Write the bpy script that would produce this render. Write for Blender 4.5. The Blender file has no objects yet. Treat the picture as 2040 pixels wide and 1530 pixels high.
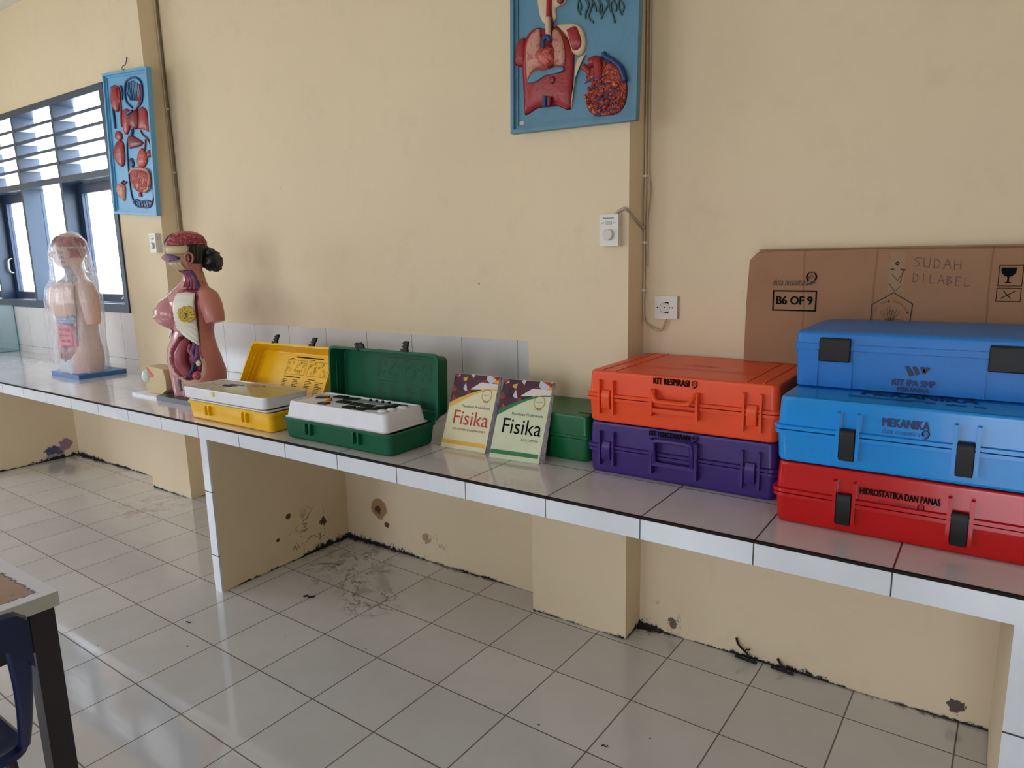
import bpy, bmesh, math, random
from mathutils import Vector, Matrix, noise as mnoise
random.seed(7)
PI = math.pi
sc = bpy.context.scene
COL = sc.collection

# ------------------------------------------------------------------ camera
cam_d = bpy.data.cameras.new('camera')
cam_d.sensor_width = 36.0
cam_d.lens = 1395.4877 / 2040.0 * 36.0
cam_d.clip_start = 0.05
cam = bpy.data.objects.new('camera', cam_d)
COL.objects.link(cam)
RX = Vector((0.8197927, 0.5722458, -0.0217869))
RY = Vector((0.0866083, -0.1615019, -0.9830647))
RZ = Vector((-0.5660732, 0.8040223, -0.1819594))
cam.matrix_world = Matrix(((RX.x, -RY.x, -RZ.x, 1.06692801), (RX.y, -RY.y, -RZ.y, -1.67384813),
                           (RX.z, -RY.z, -RZ.z, 1.50237628), (0, 0, 0, 1)))
sc.camera = cam

# ------------------------------------------------------------------ daylight
world = bpy.data.worlds.new('world')
sc.world = world
world.use_nodes = True
wn = world.node_tree
wn.nodes.clear()
wo = wn.nodes.new('ShaderNodeOutputWorld')
bg = wn.nodes.new('ShaderNodeBackground')
tc = wn.nodes.new('ShaderNodeTexCoord')
sx = wn.nodes.new('ShaderNodeSeparateXYZ')
rp = wn.nodes.new('ShaderNodeValToRGB')
rp.color_ramp.elements[0].position = 0.40
rp.color_ramp.elements[0].color = (0.74, 0.76, 0.76, 1)
rp.color_ramp.elements[1].position = 0.56
rp.color_ramp.elements[1].color = (0.92, 1.0, 1.16, 1)
ez = rp.color_ramp.elements.new(0.85); ez.color = (1.45, 1.58, 1.85, 1)
mp = wn.nodes.new('ShaderNodeMath'); mp.operation = 'MULTIPLY_ADD'
mp.inputs[1].default_value = 0.5; mp.inputs[2].default_value = 0.5
wn.links.new(tc.outputs['Generated'], sx.inputs[0])
wn.links.new(sx.outputs['Z'], mp.inputs[0])
wn.links.new(mp.outputs[0], rp.inputs['Fac'])
wn.links.new(rp.outputs['Color'], bg.inputs['Color'])
bg.inputs['Strength'].default_value = 14.0
wn.links.new(bg.outputs[0], wo.inputs[0])

sc.view_settings.view_transform = 'Standard'
sc.view_settings.look = 'None'
sc.view_settings.gamma = 1.0
sc.view_settings.use_curve_mapping = False
sc.view_settings.exposure = -0.95


def portal(name, loc, rot, sx_, sy_):
    l = bpy.data.lights.new(name, 'AREA')
    l.shape = 'RECTANGLE'; l.size = sx_; l.size_y = sy_
    l.cycles.is_portal = True
    o = bpy.data.objects.new(name, l); COL.objects.link(o)
    o.location = loc; o.rotation_euler = rot
    return o

# room extents
XL, XR, YF, YB, ZC = -6.65, 4.6, -5.6, 0.77, 3.35
H = 0.791
FWIN = [(-4.7, -3.2), (-2.3, -1.1)]     # windows in the wall behind the camera
DOOR = (0.80, 2.05)
LWIN_ADDED = (-3.2, -1.2)                                             # unseen window added in the left end wall to brighten the left side
portal('daylight_portal', ((-6.55 - 3.83) / 2, 0.97, 1.91), (PI / 2, 0, PI), 2.74, 1.5)   # faces -y
for a_, b_ in FWIN:
    portal('daylight_portal', ((a_ + b_) / 2, YF - 0.2, 1.85), (PI / 2, 0, 0), b_ - a_, 1.7)
portal('daylight_portal', ((DOOR[0] + DOOR[1]) / 2, YF - 0.2, 1.1), (PI / 2, 0, 0), DOOR[1] - DOOR[0], 2.2)
portal('daylight_portal', (XL - 0.2, (LWIN_ADDED[0] + LWIN_ADDED[1]) / 2, 1.85), (0, 0, 0), LWIN_ADDED[1] - LWIN_ADDED[0], 1.7)
for o_ in [o for o in COL.objects if o.name.startswith('daylight_portal')]:
    # an area light shines along its local -Z; aim every portal into the room
    d_ = Vector((0, -1, 0)) if o_.location.y > 0 else Vector((0, 1, 0))
    if o_.location.x < XL: d_ = Vector((1, 0, 0))
    o_.rotation_euler = d_.to_track_quat('-Z', 'Z').to_euler()

sun_d = bpy.data.lights.new('sun', 'SUN')
sun_d.energy = 5.0; sun_d.angle = math.radians(0.6); sun_d.color = (1.0, 0.93, 0.82)
sun = bpy.data.objects.new('sun', sun_d); COL.objects.link(sun)
sun.rotation_euler = Vector((-0.05, math.cos(math.radians(34)), -math.sin(math.radians(34)))).to_track_quat('-Z', 'Y').to_euler()

# ------------------------------------------------------------------ helpers
def srgb(c):
    r = []
    for v in c[:3]:
        v = v / 255.0
        r.append(v / 12.92 if v <= 0.04045 else ((v + 0.055) / 1.055) ** 2.4)
    return (r[0], r[1], r[2], 1.0)

MATS = {}

class NT:
    def __init__(s, m):
        s.t = m.node_tree; s.n = s.t.nodes; s.l = s.t.links
    def node(s, ty, **k):
        n = s.n.new(ty)
        for a, b in k.items():
            setattr(n, a, b)
        return n
    def put(s, sock, v):
        if isinstance(v, bpy.types.NodeSocket): s.l.new(v, sock)
        else: sock.default_value = v
    def math(s, op, a, b=0.0, c=0.0, clamp=False):
        n = s.node('ShaderNodeMath', operation=op, use_clamp=clamp)
        s.put(n.inputs[0], a); s.put(n.inputs[1], b)
        if op in ('MULTIPLY_ADD', 'SMOOTH_MIN', 'COMPARE', 'WRAP'): s.put(n.inputs[2], c)
        return n.outputs[0]
    def mix(s, f, a, b):
        n = s.node('ShaderNodeMix', data_type='RGBA')
        s.put(n.inputs[0], f); s.put(n.inputs[6], a); s.put(n.inputs[7], b)
        return n.outputs[2]
    def coord(s):
        n = s.node('ShaderNodeTexCoord'); return n.outputs['Object']
    def geo(s):
        n = s.node('ShaderNodeNewGeometry'); return n.outputs['Position']
    def xyz(s, v):
        n = s.node('ShaderNodeSeparateXYZ'); s.put(n.inputs[0], v); return n.outputs
    def noise(s, v, scale, detail=2.0, rough=0.5, dist=0.0):
        n = s.node('ShaderNodeTexNoise')
        s.put(n.inputs['Vector'], v); n.inputs['Scale'].default_value = scale
        n.inputs['Detail'].default_value = detail; n.inputs['Roughness'].default_value = rough
        n.inputs['Distortion'].default_value = dist
        return n.outputs['Fac']
    def ramp(s, f, a, b):      # linear step a->b
        n = s.node('ShaderNodeMapRange'); s.put(n.inputs[0], f)
        n.inputs[1].default_value = a; n.inputs[2].default_value = b
        return n.outputs[0]
    def dist(s, v, p):
        n = s.node('ShaderNodeVectorMath', operation='DISTANCE'); s.put(n.inputs[0], v)
        n.inputs[1].default_value = p
        return n.outputs['Value']

def newmat(name):
    m = bpy.data.materials.new(name); m.use_nodes = True
    b = m.node_tree.nodes['Principled BSDF']
    return m, NT(m), b

def mat(name, col, rough=0.45, spec=0.5, metal=0.0, vary=0.06, vscale=9.0, bump=0.0, bscale=60.0, coat=0.0, col2=None, c2scale=12.0, lo=0.45, hi=0.6):
    """painted / plastic material: a colour, faint mottling and an optional second colour in blotches"""
    if name in MATS: return MATS[name]
    m, t, b = newmat(name)
    c = srgb(col)
    v = t.coord()
    f = t.noise(v, vscale, 3.0)
    dark = tuple(x * (1 - vary * 2.2) for x in c[:3]) + (1,)
    lite = tuple(min(1, x * (1 + vary * 1.6)) for x in c[:3]) + (1,)
    out = t.mix(f, dark, lite)
    if col2 is not None:
        g = t.noise(v, c2scale, 4.0, 0.6, 0.6)
        out = t.mix(t.ramp(g, lo, hi), out, srgb(col2))
    t.l.new(out, b.inputs['Base Color'])
    b.inputs['Roughness'].default_value = rough
    b.inputs['Metallic'].default_value = metal
    b.inputs['Specular IOR Level'].default_value = spec
    if coat: b.inputs['Coat Weight'].default_value = coat; b.inputs['Coat Roughness'].default_value = 0.12
    if bump:
        bn = t.node('ShaderNodeBump'); bn.inputs['Strength'].default_value = bump
        bn.inputs['Distance'].default_value = 0.004
        t.l.new(t.noise(v, bscale, 4.0), bn.inputs['Height']); t.l.new(bn.outputs[0], b.inputs['Normal'])
    MATS[name] = m
    return m

def obj(name, bm, m, parent=None, smooth=False):
    me = bpy.data.meshes.new(name)
    bmesh.ops.recalc_face_normals(bm, faces=bm.faces[:])
    bm.to_mesh(me); bm.free()
    ms = m if isinstance(m, (list, tuple)) else [m]
    for k in ms: me.materials.append(k)
    o = bpy.data.objects.new(name, me); COL.objects.link(o)
    if parent is not None: o.parent = parent
    if smooth:
        for p in me.polygons: p.use_smooth = True
        if smooth != 'all':
            me.set_sharp_from_angle(angle=math.radians(38))
            w_ = o.modifiers.new('weighted', 'WEIGHTED_NORMAL'); w_.keep_sharp = True; w_.weight = 80
    return o

def tag(o, label, cat, group=None):
    o['label'] = label; o['category'] = cat
    if group: o['group'] = group
    return o

def thing(name, label, cat, loc=(0, 0, 0), rz=0.0, group=None):
    o = bpy.data.objects.new(name, None); COL.objects.link(o)
    o.empty_display_size = 0.05
    o.location = loc; o.rotation_euler = (0, 0, rz)
    return tag(o, label, cat, group)

def struct(name, bm, m, smooth=False):
    o = obj(name, bm, m, None, smooth); o['kind'] = 'structure'
    return o

def NB(): return bmesh.new()

def box(bm, x0, x1, y0, y1, z0, z1, mi=0, M=None):
    vs = []
    for z in (z0, z1):
        for x, y in ((x0, y0), (x1, y0), (x1, y1), (x0, y1)):
            p = Vector((x, y, z))
            vs.append(bm.verts.new(M @ p if M else p))
    fs = [(3, 2, 1, 0), (4, 5, 6, 7), (0, 1, 5, 4), (1, 2, 6, 5), (2, 3, 7, 6), (3, 0, 4, 7)]
    for f in fs:
        q = bm.faces.new([vs[i] for i in f]); q.material_index = mi
    return vs

def bevel_all(bm, w, seg=2):
    es = [e for e in bm.edges if len(e.link_faces) == 2 and e.calc_face_angle(0) > 0.6]
    bmesh.ops.bevel(bm, geom=es, offset=w, segments=seg, affect='EDGES', profile=0.5)

def bbox_obj(name, x0, x1, y0, y1, z0, z1, m, parent=None, bev=0.003, seg=2):
    bm = NB(); box(bm, x0, x1, y0, y1, z0, z1)
    if bev: bevel_all(bm, bev, seg)
    return obj(name, bm, m, parent, True if bev else False)

def loop_rr(hx, hy, r, n=5):
    """rounded rectangle outline"""
    r = min(r, hx * .999, hy * .999); pts = []
    for cx, cy, a0 in ((hx - r, hy - r, 0), (-hx + r, hy - r, 90), (-hx + r, -hy + r, 180), (hx - r, -hy + r, 270)):
        for i in range(n):
            a = math.radians(a0 + 90 * i / (n - 1)); pts.append((cx + r * math.cos(a), cy + r * math.sin(a)))
    return pts

def loft(bm, rings, cap0=True, cap1=True, mi=0, M=None):
    """rings: lists of 3D points, same count"""
    vr = [[bm.verts.new((M @ Vector(p)) if M else Vector(p)) for p in r] for r in rings]
    n = len(vr[0])
    for a, b in zip(vr[:-1], vr[1:]):
        for i in range(n):
            f = bm.faces.new((a[i], a[(i + 1) % n], b[(i + 1) % n], b[i])); f.material_index = mi
    if cap0: f = bm.faces.new(list(reversed(vr[0]))); f.material_index = mi
    if cap1: f = bm.faces.new(vr[-1]); f.material_index = mi
    return vr

def rbox(bm, rings, M=None, mi=0, cx=0, cy=0):
    loft(bm, [[(cx + x, cy + y, z) for x, y in loop_rr(hx, hy, r)] for z, hx, hy, r in rings], M=M, mi=mi)

def tube(bm, pts, r, n=8, cap=True, mi=0, flat=1.0):
    pts = [Vector(p) for p in pts]; rs = r if isinstance(r, (list, tuple)) else [r] * len(pts)
    rings = []; up = None
    for i, p in enumerate(pts):
        d = (pts[min(i + 1, len(pts) - 1)] - pts[max(i - 1, 0)])
        if d.length < 1e-9: d = Vector((0, 0, 1))
        d.normalize()
        if up is None: up = d.orthogonal().normalized()
        up = (up - d * up.dot(d))
        if up.length < 1e-6: up = d.orthogonal()
        up.normalize(); s = d.cross(up)
        rings.append([p + (up * math.cos(a) + s * math.sin(a) * flat) * rs[i] for a in [2 * PI * k / n for k in range(n)]])
    loft(bm, rings, cap, cap, mi)

def smooth_path(pts, k=6):
    """Catmull-Rom"""
    P = [Vector(p) for p in pts]; P = [P[0]] + P + [P[-1]]; out = []
    for i in range(1, len(P) - 2):
        for j in range(k):
            t = j / k
            a, b, c, d = P[i - 1], P[i], P[i + 1], P[i + 2]
            out.append(0.5 * ((2 * b) + (c - a) * t + (2 * a - 5 * b + 4 * c - d) * t * t + (3 * b - a - 3 * c + d) * t ** 3))
    out.append(P[-2]); return out

def blob(bm, c, r, seg=14, rings=10, mi=0, M=None, lump=0.0, lscale=20.0, zmin=None, zmax=None):
    """ellipsoid, optionally lumpy, optionally clipped flat"""
    c = Vector(c); R = []
    r = (r, r, r) if not isinstance(r, (tuple, list)) else r
    for i in range(rings + 1):
        ph = PI * i / rings; row = []
        for k in range(seg):
            th = 2 * PI * k / seg
            d = Vector((math.sin(ph) * math.cos(th), math.sin(ph) * math.sin(th), -math.cos(ph)))
            s = 1.0
            if lump: s += lump * mnoise.noise((d + c) * lscale * 0.1 * 3)
            p = c + Vector((d.x * r[0], d.y * r[1], d.z * r[2])) * s
            if zmin is not None: p.z = max(p.z, zmin)
            if zmax is not None: p.z = min(p.z, zmax)
            row.append(p)
        R.append(row)
    bot = R[0][0]; top = R[-1][0]; R = R[1:-1]
    f = (lambda p: M @ p) if M else (lambda p: p)
    vr = [[bm.verts.new(f(p)) for p in r_] for r_ in R]
    vb = bm.verts.new(f(bot)); vt = bm.verts.new(f(top))
    for a, b in zip(vr[:-1], vr[1:]):
        for i in range(seg):
            q = bm.faces.new((a[i], a[(i + 1) % seg], b[(i + 1) % seg], b[i])); q.material_index = mi
    for i in range(seg):
        q = bm.faces.new((vb, vr[0][(i + 1) % seg], vr[0][i])); q.material_index = mi
        q = bm.faces.new((vt, vr[-1][i], vr[-1][(i + 1) % seg])); q.material_index = mi

def prism(bm, pts, d, M=None, mi=0):
    """outline in local XY extruded along +Z by d"""
    a = [bm.verts.new((M or Matrix()) @ Vector((x, y, 0))) for x, y in pts]
    b = [bm.verts.new((M or Matrix()) @ Vector((x, y, d))) for x, y in pts]
    n = len(pts)
    f = bm.faces.new(list(reversed(a))); f.material_index = mi
    f = bm.faces.new(b); f.material_index = mi
    for i in range(n):
        f = bm.faces.new((a[i], a[(i + 1) % n], b[(i + 1) % n], b[i])); f.material_index = mi

def frame_of(origin, xa, ya):
    xa = Vector(xa).normalized(); ya = Vector(ya).normalized(); za = xa.cross(ya)
    return Matrix(((xa.x, ya.x, za.x, origin[0]), (xa.y, ya.y, za.y, origin[1]), (xa.z, ya.z, za.z, origin[2]), (0, 0, 0, 1)))

def puffy(bm, pts, t, M, mi=0, lump=0.0, ls=30.0, k=5):
    """domed relief standing on the local XY plane from a 2D outline (pts)"""
    pts2 = smooth_path([(p[0], p[1], 0) for p in pts] + [(pts[0][0], pts[0][1], 0)], 3)[:-1]
    cx = sum(p.x for p in pts2) / len(pts2); cy = sum(p.y for p in pts2) / len(pts2)
    rings = []
    for i in range(k + 1):
        s = math.cos(i / k * PI / 2 * 0.97); h = t * math.sin(i / k * PI / 2) ** 0.7
        ring = []
        for p in pts2:
            x = cx + (p.x - cx) * s; y = cy + (p.y - cy) * s; z = h
            if lump and i > 0: z += lump * mnoise.noise(Vector((x * ls * 10, y * ls * 10, 3.1)))
            ring.append((x, y, z))
        rings.append(ring)
    loft(bm, rings, True, True, mi, M)

def text(name, body, m, origin, xa, ya, width, parent=None, height=None, bold=0.0, shear=0.0, off=0.0006, spacing=1.0):
    """flat lettering: lower-left corner at origin, scaled to the width (and height) asked for"""
    cu = bpy.data.curves.new(name, 'FONT'); cu.body = body; cu.size = 1.0
    cu.offset = 0.0; cu.shear = shear; cu.space_character = spacing; cu.resolution_u = 3; cu.fill_mode = 'FRONT'
    tmp = bpy.data.objects.new('tmp', cu); COL.objects.link(tmp)
    dg = bpy.context.evaluated_depsgraph_get(); dg.update()
    me = bpy.data.meshes.new_from_object(tmp.evaluated_get(dg))
    bpy.data.objects.remove(tmp)
    me.name = name
    xs = [v.co.x for v in me.vertices]; ys = [v.co.y for v in me.vertices]
    x0, x1, y0, y1 = min(xs), max(xs), min(ys), max(ys)
    s = width / (x1 - x0); sy = (height / (y1 - y0)) if height else s
    F = frame_of(origin, xa, ya)
    for v in me.vertices:
        v.co = F @ Vector(((v.co.x - x0) * s, (v.co.y - y0) * sy, off))
    if bold > 0:        # heavier strokes: the outline repeated a hair to each side
        bm = NB(); bm.from_mesh(me); base = bm.faces[:]
        w_ = bold * 1.6 * (y1 - y0) * sy; X_ = Vector(xa).normalized(); Y_ = Vector(ya).normalized(); N_ = X_.cross(Y_)
        for k, (dx_, dy_) in enumerate(((-w_, 0), (w_, 0), (0, w_ * .5), (0, -w_ * .5))):
            d_ = bmesh.ops.duplicate(bm, geom=base)['geom']
            bmesh.ops.translate(bm, vec=X_ * dx_ + Y_ * dy_ + N_ * (.00003 * (k + 1)), verts=[q for q in d_ if isinstance(q, bmesh.types.BMVert)])
        bm.to_mesh(me); bm.free()
    me.materials.clear(); me.materials.append(m)
    o = bpy.data.objects.new(name, me); COL.objects.link(o)
    if parent is not None: o.parent = parent
    return o

def poly_obj(name, polys, m, F, parent=None, off=0.0005):
    """thin printed shapes (lists of 2D points) lying on frame F"""
    bm = NB()
    for pts in polys:
        vs = [bm.verts.new(F @ Vector((x, y, off))) for x, y in pts]
        bm.faces.new(vs)
    me = bpy.data.meshes.new(name); bm.to_mesh(me); bm.free(); me.materials.append(m)
    o = bpy.data.objects.new(name, me); COL.objects.link(o)
    if parent is not None: o.parent = parent
    return o

def stroke(pts, w, closed=False):
    """quads along a 2D polyline"""
    out = []; P = [Vector((p[0], p[1])) for p in pts]
    if closed: P.append(P[0])
    for a, b in zip(P[:-1], P[1:]):
        d = b - a
        if d.length < 1e-7: continue
        d.normalize(); n = Vector((-d.y, d.x)) * w / 2; e = d * w / 2 * 0.6
        out.append([tuple(a - e + n), tuple(a - e - n), tuple(b + e - n), tuple(b + e + n)])
    return out

def arc(cx, cy, rx, ry, a0, a1, n=12):
    return [(cx + rx * math.cos(math.radians(a0 + (a1 - a0) * i / n)), cy + ry * math.sin(math.radians(a0 + (a1 - a0) * i / n))) for i in range(n + 1)]

# ------------------------------------------------------------------ room materials
PAINT = (227, 209, 177)

def paint_mat(name, blotches=(), base=PAINT, mould=True, mx=0.03, cracks=(), corners=()):
    m, t, b = newmat(name)
    g = t.geo(); x, y, z = t.xyz(g)
    c = t.mix(t.noise(g, 1.3, 3.0), srgb(tuple(v * 0.97 for v in base)), srgb(tuple(min(255, v * 1.02) for v in base)))
    c = t.mix(t.math('MULTIPLY', t.ramp(t.noise(g, 7.0, 5.0, 0.7), 0.55, 0.8), 0.16), c, srgb((176, 160, 132)))
    # little nail holes and specks
    vo = t.node('ShaderNodeTexVoronoi'); t.put(vo.inputs['Vector'], g); vo.inputs['Scale'].default_value = 3.1
    vo.inputs['Randomness'].default_value = 1.0
    c = t.mix(t.math('LESS_THAN', vo.outputs['Distance'], 0.012), c, srgb((86, 70, 58)))
    for p, r, col, thr, k in blotches:
        dd = t.math('DIVIDE', t.dist(g, p), r)
        n = t.noise(g, k, 5.0, 0.65, 0.8)
        f = t.math('SUBTRACT', t.math('ADD', n, 0.5 - thr), dd)
        c = t.mix(t.ramp(f, 0.0, 0.08), c, srgb(col))
    for p, rad, col in cracks:
        n = t.noise(g, 6.0, 4.0, .6, 1.2)
        rg = t.math('MULTIPLY', t.ramp(t.math('ABSOLUTE', t.math('SUBTRACT', n, .5)), .014, .004), t.ramp(t.dist(g, p), rad, rad * .6))
        c = t.mix(t.math('MULTIPLY', rg, .75), c, srgb(col))
    if mould:
        n1 = t.ramp(t.noise(g, 34.0, 6.0, 0.8, 0.3), 0.30, 0.75); n2 = t.noise(g, 3.0, 3.0)
        edge = t.math('MULTIPLY', t.math('MULTIPLY', n1, t.ramp(n2, 0.36, 0.70)), mx * 1.5)
        for q_, rr_, am_ in corners: edge = t.math('ADD', edge, t.math('MULTIPLY', t.math('MULTIPLY', n1, t.ramp(t.dist(g, q_), rr_, rr_ * .15)), am_))
        pale = t.ramp(t.math('SUBTRACT', t.math('MULTIPLY', edge, 1.9), z), 0.0, 0.012)
        c = t.mix(t.math('MULTIPLY', pale, 0.55), c, srgb((206, 198, 184)))
        c = t.mix(t.ramp(t.math('SUBTRACT', edge, z), 0.0, 0.006), c, srgb((38, 34, 31)))
    t.l.new(c, b.inputs['Base Color'])
    b.inputs['Roughness'].default_value = 0.72
    b.inputs['Specular IOR Level'].default_value = 0.25
    bn = t.node('ShaderNodeBump'); bn.inputs['Strength'].default_value = 0.25; bn.inputs['Distance'].default_value = 0.006
    t.l.new(t.noise(g, 9.0, 5.0, 0.6), bn.inputs['Height']); t.l.new(bn.outputs[0], b.inputs['Normal'])
    return m

def tile_mat(name, base, grout, ax, origin, size, width, rot=0.0, rough=0.12, joints_v=None, dirt=False, tint=0.05, bumpiness=0.10):
    """ceramic tiles: ax = the two world axes, joints every size from origin; joints_v = explicit second-axis joints"""
    m, t, b = newmat(name)
    g = t.geo(); P = t.xyz(g); u = P['XYZ'.index(ax[0])]; v = P['XYZ'.index(ax[1])]
    u = t.math('SUBTRACT', u, origin[0]); v = t.math('SUBTRACT', v, origin[1])
    if rot:
        cs, sn = math.cos(rot), math.sin(rot)
        uu = t.math('ADD', t.math('MULTIPLY', u, cs), t.math('MULTIPLY', v, -sn))
        vv = t.math('ADD', t.math('MULTIPLY', u, sn), t.math('MULTIPLY', v, cs))
        u, v = uu, vv
    us = t.math('DIVIDE', u, size); vs = t.math('DIVIDE', v, size)
    def line(s, w):
        fr = t.math('ABSOLUTE', t.math('SUBTRACT', s, t.math('ROUND', s)))
        return t.ramp(fr, w / size * 0.75, w / size * 0.38)
    lu = line(us, width)
    if joints_v is None:
        lv = line(vs, width); idv = t.math('FLOOR', vs)
    else:
        lv = None; idv = 0.0
        for j in joints_v:
            k = t.ramp(t.math('ABSOLUTE', t.math('SUBTRACT', v, j)), width * 0.75, width * 0.38)
            lv = k if lv is None else t.math('MAXIMUM', lv, k)
            idv = t.math('ADD', idv, t.math('GREATER_THAN', v, j))
    line_f = t.math('MAXIMUM', lu, lv) if lv is not None else lu
    cb = t.node('ShaderNodeCombineXYZ'); t.put(cb.inputs[0], t.math('FLOOR', us)); t.put(cb.inputs[1], idv); cb.inputs[2].default_value = 4.0
    wnz = t.node('ShaderNodeTexWhiteNoise'); t.l.new(cb.outputs[0], wnz.inputs['Vector'])
    c0 = srgb(base)
    c = t.mix(wnz.outputs['Value'], tuple(x * (1 - tint) for x in c0[:3]) + (1,), tuple(min(1, x * (1 + tint)) for x in c0[:3]) + (1,))
    c = t.mix(t.math('MULTIPLY', t.ramp(t.noise(g, 5.0, 5.0, 0.65), 0.45, 0.8), 0.22), c, srgb(tuple(v_ * 0.80 for v_ in base)))
    rgh = t.math('ADD', t.math('MULTIPLY', t.noise(g, 9.0, 4.0, 0.7), 0.14), rough)
    if dirt:
        # crumbs, rust-red cracks under the bench and the dirty joint along the wall foot
        vo = t.node('ShaderNodeTexVoronoi'); t.put(vo.inputs['Vector'], g); vo.inputs['Scale'].default_value = 7.0
        c = t.mix(t.math('LESS_THAN', vo.outputs['Distance'], 0.028), c, srgb((92, 84, 78)))
        for p, r, col, amt in (((-1.42, .46, 0), .26, (92, 52, 44), .85), ((-1.12, .33, 0), .17, (104, 58, 52), .8), ((-1.62, .60, 0), .22, (62, 50, 46), .7), ((-3.2, .45, 0), .25, (120, 114, 110), .4)):
            n = t.noise(g, 3.2, 5.0, 0.62, 1.2)
            ridge = t.math('MULTIPLY', t.ramp(t.math('ABSOLUTE', t.math('SUBTRACT', n, 0.5)), 0.022, 0.004), t.ramp(t.noise(g, 20.0, 4.0, .7), .38, .55))
            near = t.ramp(t.math('DIVIDE', t.dist(g, p), r), 1.0, 0.6)
            c = t.mix(t.math('MULTIPLY', t.math('MULTIPLY', t.ramp(t.noise(g, 13.0, 5.0, .6, .8), .50, .62), near), .42), c, srgb((142, 108, 98)))
            c = t.mix(t.math('MULTIPLY', t.math('MULTIPLY', ridge, near), amt * .95), c, srgb(col))
        Y = P[1]
        n1 = t.ramp(t.noise(g, 30.0, 6.0, 0.8, 0.5), 0.35, 0.8)
        n2 = t.noise(g, 2.3, 2.0)
        wd = t.math('ADD', t.math('MULTIPLY', t.math('MULTIPLY', n1, t.ramp(n2, 0.42, 0.68)), 0.055), 0.006)
        X = P[0]
        for q_, rr_ in (((-1.76, .77, 0), .50), ((-4.92, .77, 0), .45), ((-.02, .77, 0), .16), ((-3.1, .72, 0), .2)):
            cn = t.ramp(t.dist(g, q_), rr_, rr_ * .2)
            wd = t.math('ADD', wd, t.math('MULTIPLY', t.math('MULTIPLY', n1, cn), 0.065))
        for xp in (-1.768, -4.92):
            ax_ = t.math('SUBTRACT', X, xp); wl = t.math('MULTIPLY', n1, t.math('MULTIPLY', t.ramp(t.dist(g, (xp, .77, 0)), .6, .1), .035))
            fm = t.math('MULTIPLY', t.ramp(t.math('SUBTRACT', wl, ax_), 0.0, 0.008), t.math('MULTIPLY', t.math('GREATER_THAN', ax_, -.01), t.math('GREATER_THAN', wl, .002)))
            c = t.mix(fm, c, srgb((40, 36, 34)))
        c = t.mix(t.ramp(t.math('SUBTRACT', wd, t.math('SUBTRACT', 0.772, Y)), 0.0, 0.02), c, srgb((48, 43, 39)))
        c = t.mix(t.ramp(t.math('SUBTRACT', t.math('MULTIPLY', wd, 1.8), t.math('SUBTRACT', 0.772, Y)), 0.0, 0.06), c, t.mix(0.35, c, srgb((88, 80, 72))))
    c = t.mix(line_f, c, srgb(grout))
    t.l.new(c, b.inputs['Base Color'])
    t.l.new(t.math('ADD', rgh, t.math('MULTIPLY', line_f, 0.5)), b.inputs['Roughness'])
    b.inputs['Specular IOR Level'].default_value = 0.65
    bn = t.node('ShaderNodeBump'); bn.inputs['Strength'].default_value = bumpiness; bn.inputs['Distance'].default_value = 0.01
    t.l.new(t.math('ADD', t.math('MULTIPLY', t.noise(g, 3.0, 2.0), 1.0), t.math('MULTIPLY', line_f, -0.35)), bn.inputs['Height'])
    t.l.new(bn.outputs[0], b.inputs['Normal'])
    return m

TH = 0.0160796784
S3 = 0.30477
m_floor = tile_mat('floor_tiles', (204, 204, 204), (84, 76, 72), 'XY', (-1.08790419, -0.286923), S3, 0.0042, rot=TH, rough=0.05, dirt=True, bumpiness=0.05)
m_wall = paint_mat('wall_paint', blotches=[((-1.52, .77, .21), .085, (168, 134, 96), .32, 9.0), ((-1.53, .77, .20), .055, (96, 60, 44), .60, 34.0),
                                           ((-1.47, .77, .13), .045, (104, 70, 52), .62, 40.0), ((-1.20, .77, .12), .06, (176, 150, 120), .55, 25.0), ((1.05, .77, .05), .05, (92, 84, 74), .5, 40.0), ((.10, .77, .05), .05, (110, 98, 84), .55, 40.0)],
                    cracks=[((.06, .77, .05), .09, (70, 60, 52)), ((-1.15, .77, .06), .10, (110, 90, 70))], corners=[((-1.76, .77, 0), .55, .055), ((-4.92, .77, 0), .35, .04), ((-.03, .77, 0), .12, .05), ((.62, .77, 0), .14, .03)])
m_part = paint_mat('partition_paint', blotches=[((-1.77, .39, .24), .035, (90, 66, 50), .55, 45.0), ((-1.77, .32, .14), .022, (60, 46, 38), .45, 40.0),
                                                ((-1.77, .60, .15), .07, (84, 66, 52), .66, 38.0), ((-4.92, .60, .05), .13, (84, 84, 120), .5, 14.0),
                                                ((-4.92, .68, .10), .10, (150, 120, 134), .5, 14.0)],
                    cracks=[((-1.77, .52, .10), .17, (74, 58, 46))], corners=[((-1.77, .77, 0), .45, .05), ((-4.92, .77, 0), .3, .03)])
m_plain = paint_mat('plain_paint', mould=False)
m_ceil = mat('ceiling_white', (226, 224, 216), 0.8, 0.2)
for _k in (m_floor,):
    _b = _k.node_tree.nodes['Principled BSDF']; _b.inputs['Coat Weight'].default_value = .9; _b.inputs['Coat Roughness'].default_value = .05
m_top = tile_mat('counter_tiles', (214, 206, 204), (62, 48, 42), 'XY', (0, 0), S3, 0.0040, rough=0.06, joints_v=[.2908, .5955], tint=0.02, bumpiness=0.05)
_b = m_top.node_tree.nodes['Principled BSDF']; _b.inputs['Coat Weight'].default_value = .5; _b.inputs['Coat Roughness'].default_value = .04
m_apron = tile_mat('apron_tiles', (216, 220, 226), (50, 44, 40), 'XZ', (0, 0), S3, 0.0030, rough=0.10, joints_v=[9.0], tint=0.015, bumpiness=0.03)
m_legt = tile_mat('leg_tiles', (216, 220, 226), (50, 44, 40), 'XZ', (-7.05, 0), 3.0, 0.0040, rough=0.10, joints_v=[.4825, .1765], tint=0.015, bumpiness=0.03)
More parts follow.
